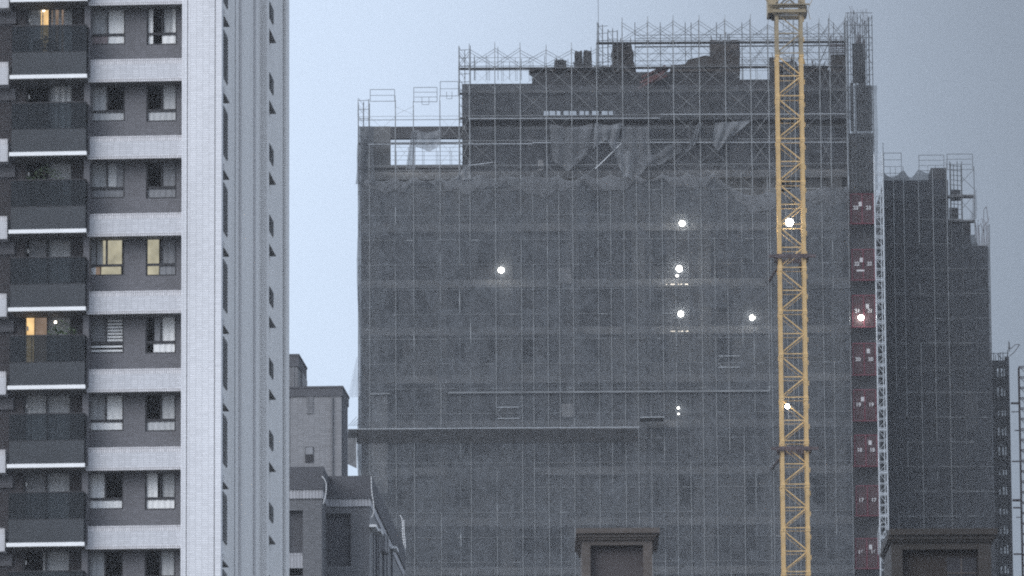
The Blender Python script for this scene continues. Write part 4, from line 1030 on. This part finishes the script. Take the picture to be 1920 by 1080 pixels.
for px, top in rpost:
    v = -.06; u = du(px); b = MB(); cuts = [dz(top, px)]+[dz(y, px) for y in drow if y > top+8]+[0]
    for a, c_ in zip(cuts[:-1], cuts[1:]):
        v = -.06 if a > dz(430, px) else (rnd.choice((-.06, .06)) if rnd.random() < .3 or c_ == cuts[1] else v)
        b.tube((u, v, c_), (u, v, a), .028 if a > dz(430, px) else .018)
    b.build("post", M['steel_dull'] if px > 1780 else M['steel'], rs)
for y in drow:
    if y < 330: continue
    b = MB(); pxs = [p for p, t in rpost if p <= (1831 if y < 440 else 1858)]
    for a, c_ in zip(pxs[:-1], pxs[1:]):
        v = rnd.choice((-.06, .07)); b.tube((du(a), v, dz(y, a)), (du(c_), v, dz(y, c_)), .010 if v < 0 else .025)
    b.build("ledger", M['steel'], rs)
    if y < 440: b = MB(); b.box(du(1779), du(1831), .2, .9, dz(y+3, 1800), dz(y, 1800)); b.build("deck", M['board'], rs)
guardrail(rs, D, 1661, 1694, 287, 325, mid=2, gate=True); guardrail(rs, D, 1727, 1774, 291, 320, mid=2, gate=True); guardrail(rs, D, 1780, 1828, 289, 318, mid=2)
for y0_, y1_ in ((318, 355), (365, 405)):
    b = MB(); b.tube((du(1807), 0, dz(y1_-14, 1807)), (du(1830), 0, dz(y0_, 1830)), .018); b.tube((du(1807), 0, dz(y0_+14, 1807)), (du(1830), 0, dz(y1_, 1830)), .018); b.build("cross_brace", M['steel_dull'], rs)
b = MB()
for i in range(12): y_ = 308+i*9; b.tube((du(1786), .4, dz(y_, 1786)), (du(1807), .4, dz(y_+2, 1807)), .022)
for q in range(4): b.tube((du(1786+q*7), .6, dz(440, 1786)), (du(1786+q*7), .6, dz(300+q % 2*6, 1786)), .03)
b.build("end_frame", M['steel_dull'], rs)
b = MB(); b.box(du(1787), du(1806), .9, 1.0, dz(372, 1795), dz(352, 1795)); b.box(du(1784), du(1800), .9, 1.0, dz(420, 1795), dz(385, 1795)); b.build("screen_panel", M['concrete_dark'], rs)
b = MB()
for i in range(14):
    p = 1833+i*1.8; b.path([(du(p), .3, dz(460, p)), (du(p)+rnd.uniform(-.1, .1), .3, dz(425, p)), (du(p)+rnd.uniform(-.3, .3), .3, dz(rnd.uniform(402, 422), p))], .02, 4)
b.path([(du(1847), .3, dz(415, 1847)), (du(1848), .3, dz(392, 1848)), (du(1853), .3, dz(386, 1853)), (du(1856), .3, dz(415, 1856))], .025, 4); b.build("rebar", M['rust'], rs)
rn = MB(); o = Vector((du(1658), 0, 0)); pxs = [1659+i*(1857-1659)/44 for i in range(45)]
def rtop(px):
    if px < 1697: return 318+14*math.sin(math.pi*min(1, max(0, (px-1655)/42)))
    if px < 1725: return 316+17*math.sin(math.pi*(px-1697)/28)
    if px < 1750: return 318+10*(px-1725)/25
    if px < 1778: return 336
    if px < 1812: return 420
    if px < 1831: return 440
    return 462
def rfn(a, c):
    px = pxs[int(round(a*44))]; zt_ = dz(rtop(px), px); z = zt_*(1-c)+.3*c
    return (du(px)-o.x, .02+.05*math.sin(z*1.7+px*.03)*math.sin(px*.11), z)
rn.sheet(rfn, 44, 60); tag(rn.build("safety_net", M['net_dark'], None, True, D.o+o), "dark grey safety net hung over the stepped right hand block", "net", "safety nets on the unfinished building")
hang("safety_net", "small torn net hanging on the outermost post of the right block", [(1825, 365), (1831, 352), (1832, 410), (1820, 412)], M['net_loose'], 3.9, 4, 6, .05, seed=9)
# ---- narrow stair tower at the far right
E = Frame(1877, 452, 0.0)
se = thing("scaffold_stair_tower", "narrow dark scaffold stair tower with open landings on the far right", "scaffold", E.o)
eu = lambda px, v=0.0: E.f(px, 860, v)[0]
ez = lambda py, px=1880, v=0.0: E.f(px, py, v)[1]
b = MB(); hs = []
y = 690; rnd = random.Random(4)
while y < 1150:
    for q in range(3): hs.append((eu(1874.5)+q*.22, eu(1874.5)+q*.22+.16, ez(y+12), ez(y+rnd.uniform(-6, 4)))) 
    y += 37
b.holed(eu(1857), eu(1893), 0, ez(672), .9, 1.1, hs); b.build("screen_panel", M['concrete_dark'], se)
b = MB(); b.sheet(lambda a, c: (eu(1857)+(eu(1893)-eu(1857))*a, 1.3, ez(690)*(1-c)+.3*c), 6, 40); b.build("dimming_net", M['net_thin'], se)  # net added behind the openings to dim the sky showing through
for i in range(9):
    px = 1858+i*4.4; b = MB(); b.tube((eu(px), .4*(i % 2), 0), (eu(px), .4*(i % 2), ez(660+rnd.uniform(-3, 8), px)), .032); b.build("post", M['steel_dull'], se)
y = 663
while y < 1150:
    b = MB(); b.tube((eu(1857), 0, ez(y)), (eu(1895), 0, ez(y-1)), .024); b.tube((eu(1874), .3, ez(y)), (eu(1890), .3, ez(y+15)), .03); b.build("ledger", M['steel_dull'], se); y += 18.5
b = MB(); b.path([lpx(E, *q, .2) for q in ((1893, 668), (1902, 660), (1912, 646), (1904, 646), (1894, 655), (1891, 640), (1893, 660))], .03, 4); b.path([lpx(E, *q, .2) for q in ((1888, 670), (1891, 652), (1893, 642))], .03, 4); b.build("rebar", M['rust'], se)
b = MB(); b.box(eu(1889), eu(1896), .2, .32, 0, ez(668)); b.build("edge_board", M['concrete_dark'], se)
b = MB(); b.path([(eu(1861.5), -.15, ez(760)), (eu(1862), -.15, ez(840)), (eu(1860), -.15, ez(860)), (eu(1862.5), -.15, ez(960))], .04); b.build("downpipe", M['steel_bright'], se)
# ---- lattice mast cut by the right edge
Lm = Frame(1918, 451, 0.0)
lmst = thing("hoist_mast", "thin dark lattice mast at the right edge tied back to the stair tower", "mast", Lm.o)
zt_ = Lm.f(1914, 687)[1]
b = MB(); x0, x1 = Lm.f(1914, 850)[0], Lm.f(1914, 850)[0]+.7
for x in (x0, x1):
    for yy in (0, .7): b.tube((x, yy, 0), (x, yy, zt_), .05)
b.build("mast_post", M['rust'], lmst)
i = 0
b = MB(); z = zt_
while z > 0: b.tube((x0, 0, z), (x1, 0, z), .035); b.tube((x0, .7, z), (x1, .7, z), .035); b.tube((x0, 0, z), (x1, 0, z-.75), .025); z -= .75
b.build("lacing", M['rust'], lmst)
for y_, p0, r in ((755, 1896, .08), (771, 1897, .035), (806, 1903, .04), (864, 1898, .05), (937, 1899, .09), (951, 1900, .06), (969, 1906, .03), (1038, 1901, .06)):
    a = Lm.f(p0, y_); b = MB(); b.tube((a[0], .3, a[1]), (x0, .3, a[1]), r, 6); b.build("tie_arm", M['rust'], lmst)

# ================================================================== 5. brown rooftops in front
def brown(px0, px1, pc0, pc1, ytop, ycor, pin0, pin1, yin, label, ms, mp, Y=215, win=False):
    B = Frame((px0+px1)/2, Y, 0.0); t = thing("stone_rooftop_house", label, "building", B.o)
    u = lambda p: B.f(p, 1030)[0]
    z = lambda y: B.f((px0+px1)/2, y)[1]
    zc = z(ycor); zi = z(yin); zlo = z(1150)
    b = MB(); b.holed(u(px0), u(px1), zlo, zc, 0, .5, [(u(pin0), u(pin1), zlo-1, zi)]); b.box(u(px0), u(px1), .5, 4.5, zlo, zc)
    b.box(u(px0)-5, u(px1)+5, -1, 14, 0, zlo); b.build("wall", ms, t)
    b = MB(); s = (u(pc1)-u(pc0)); a0, a1 = u(pc0), u(pc1); h = z(ytop)-zc
    b.box(u(px0)-.06, u(px1)+.06, -.1, 4.6, zc-.08, zc); b.box(u(px0)-.12, u(px1)+.12, -.18, 4.65, zc, zc+h*.4); b.box(a0, a1, -.3, 4.8, zc+h*.4, z(ytop)); b.build("cornice", ms, t)
    b = MB(); b.box(u(pin0)+.0, u(pin1)-.0, .34, .49, zlo, zi); b.build("recessed_panel", mp, t)
    if win:
        b = MB(); b.box(u(1776), u(1831), .30, .338, zlo, z(1043)); wo = b.build("window", M['dark_frame'], t)
        b = MB(); b.box(u(1803)-.02, u(1803)+.02, .27, .298, zlo, z(1044)); b.box(u(1776), u(1831), .25, .298, z(1074), z(1072)); b.build("mullion", M['stone'], wo)
    return t
brown(1091, 1223, 1080, 1237, 992, 1008, 1107, 1206, 1022, "brown stone rooftop house with cornice and recessed panel at the lower middle", M['stone'], M['stone_panel'])
brown(1671, 1858, 1666, 1870, 993, 1012, 1692, 1834, 1030, "darker brown stone rooftop house with window at the lower right corner", M['stone2'], M['stone_panel2'], win=True)

# net return round the left corner of the main scaffold
b = MB(); zt_ = cz(240, 672); o = Vector((cu(671), 0, 0))
b.sheet(lambda a, c: (.05*math.sin(c*60)*math.sin(a*3)+.02*math.sin(a*9), .02+a*13, zt_*(1-c)+.3*c), 10, 50)
tag(b.build("safety_net", M['net'], None, True, C.o+o), "grey net closing the left side of the scaffolding seen edge on", "net", "safety nets on the unfinished building")

# ------------------------------------------------------------------ misty air
m, nt, n, o_ = newmat("haze"); pv = n.new("ShaderNodeVolumePrincipled")
pv.inputs['Color'].default_value = (.90, .94, 1.0, 1); pv.inputs['Density'].default_value = HAZE; pv.inputs['Anisotropy'].default_value = 0.0
nt.links.new(pv.outputs[0], o_.inputs['Volume'])
b = MB(); b.box(-160, 160, -30, 620, -1, 150)
if HAZE > 0: b.build("haze", m)['kind'] = 'stuff'
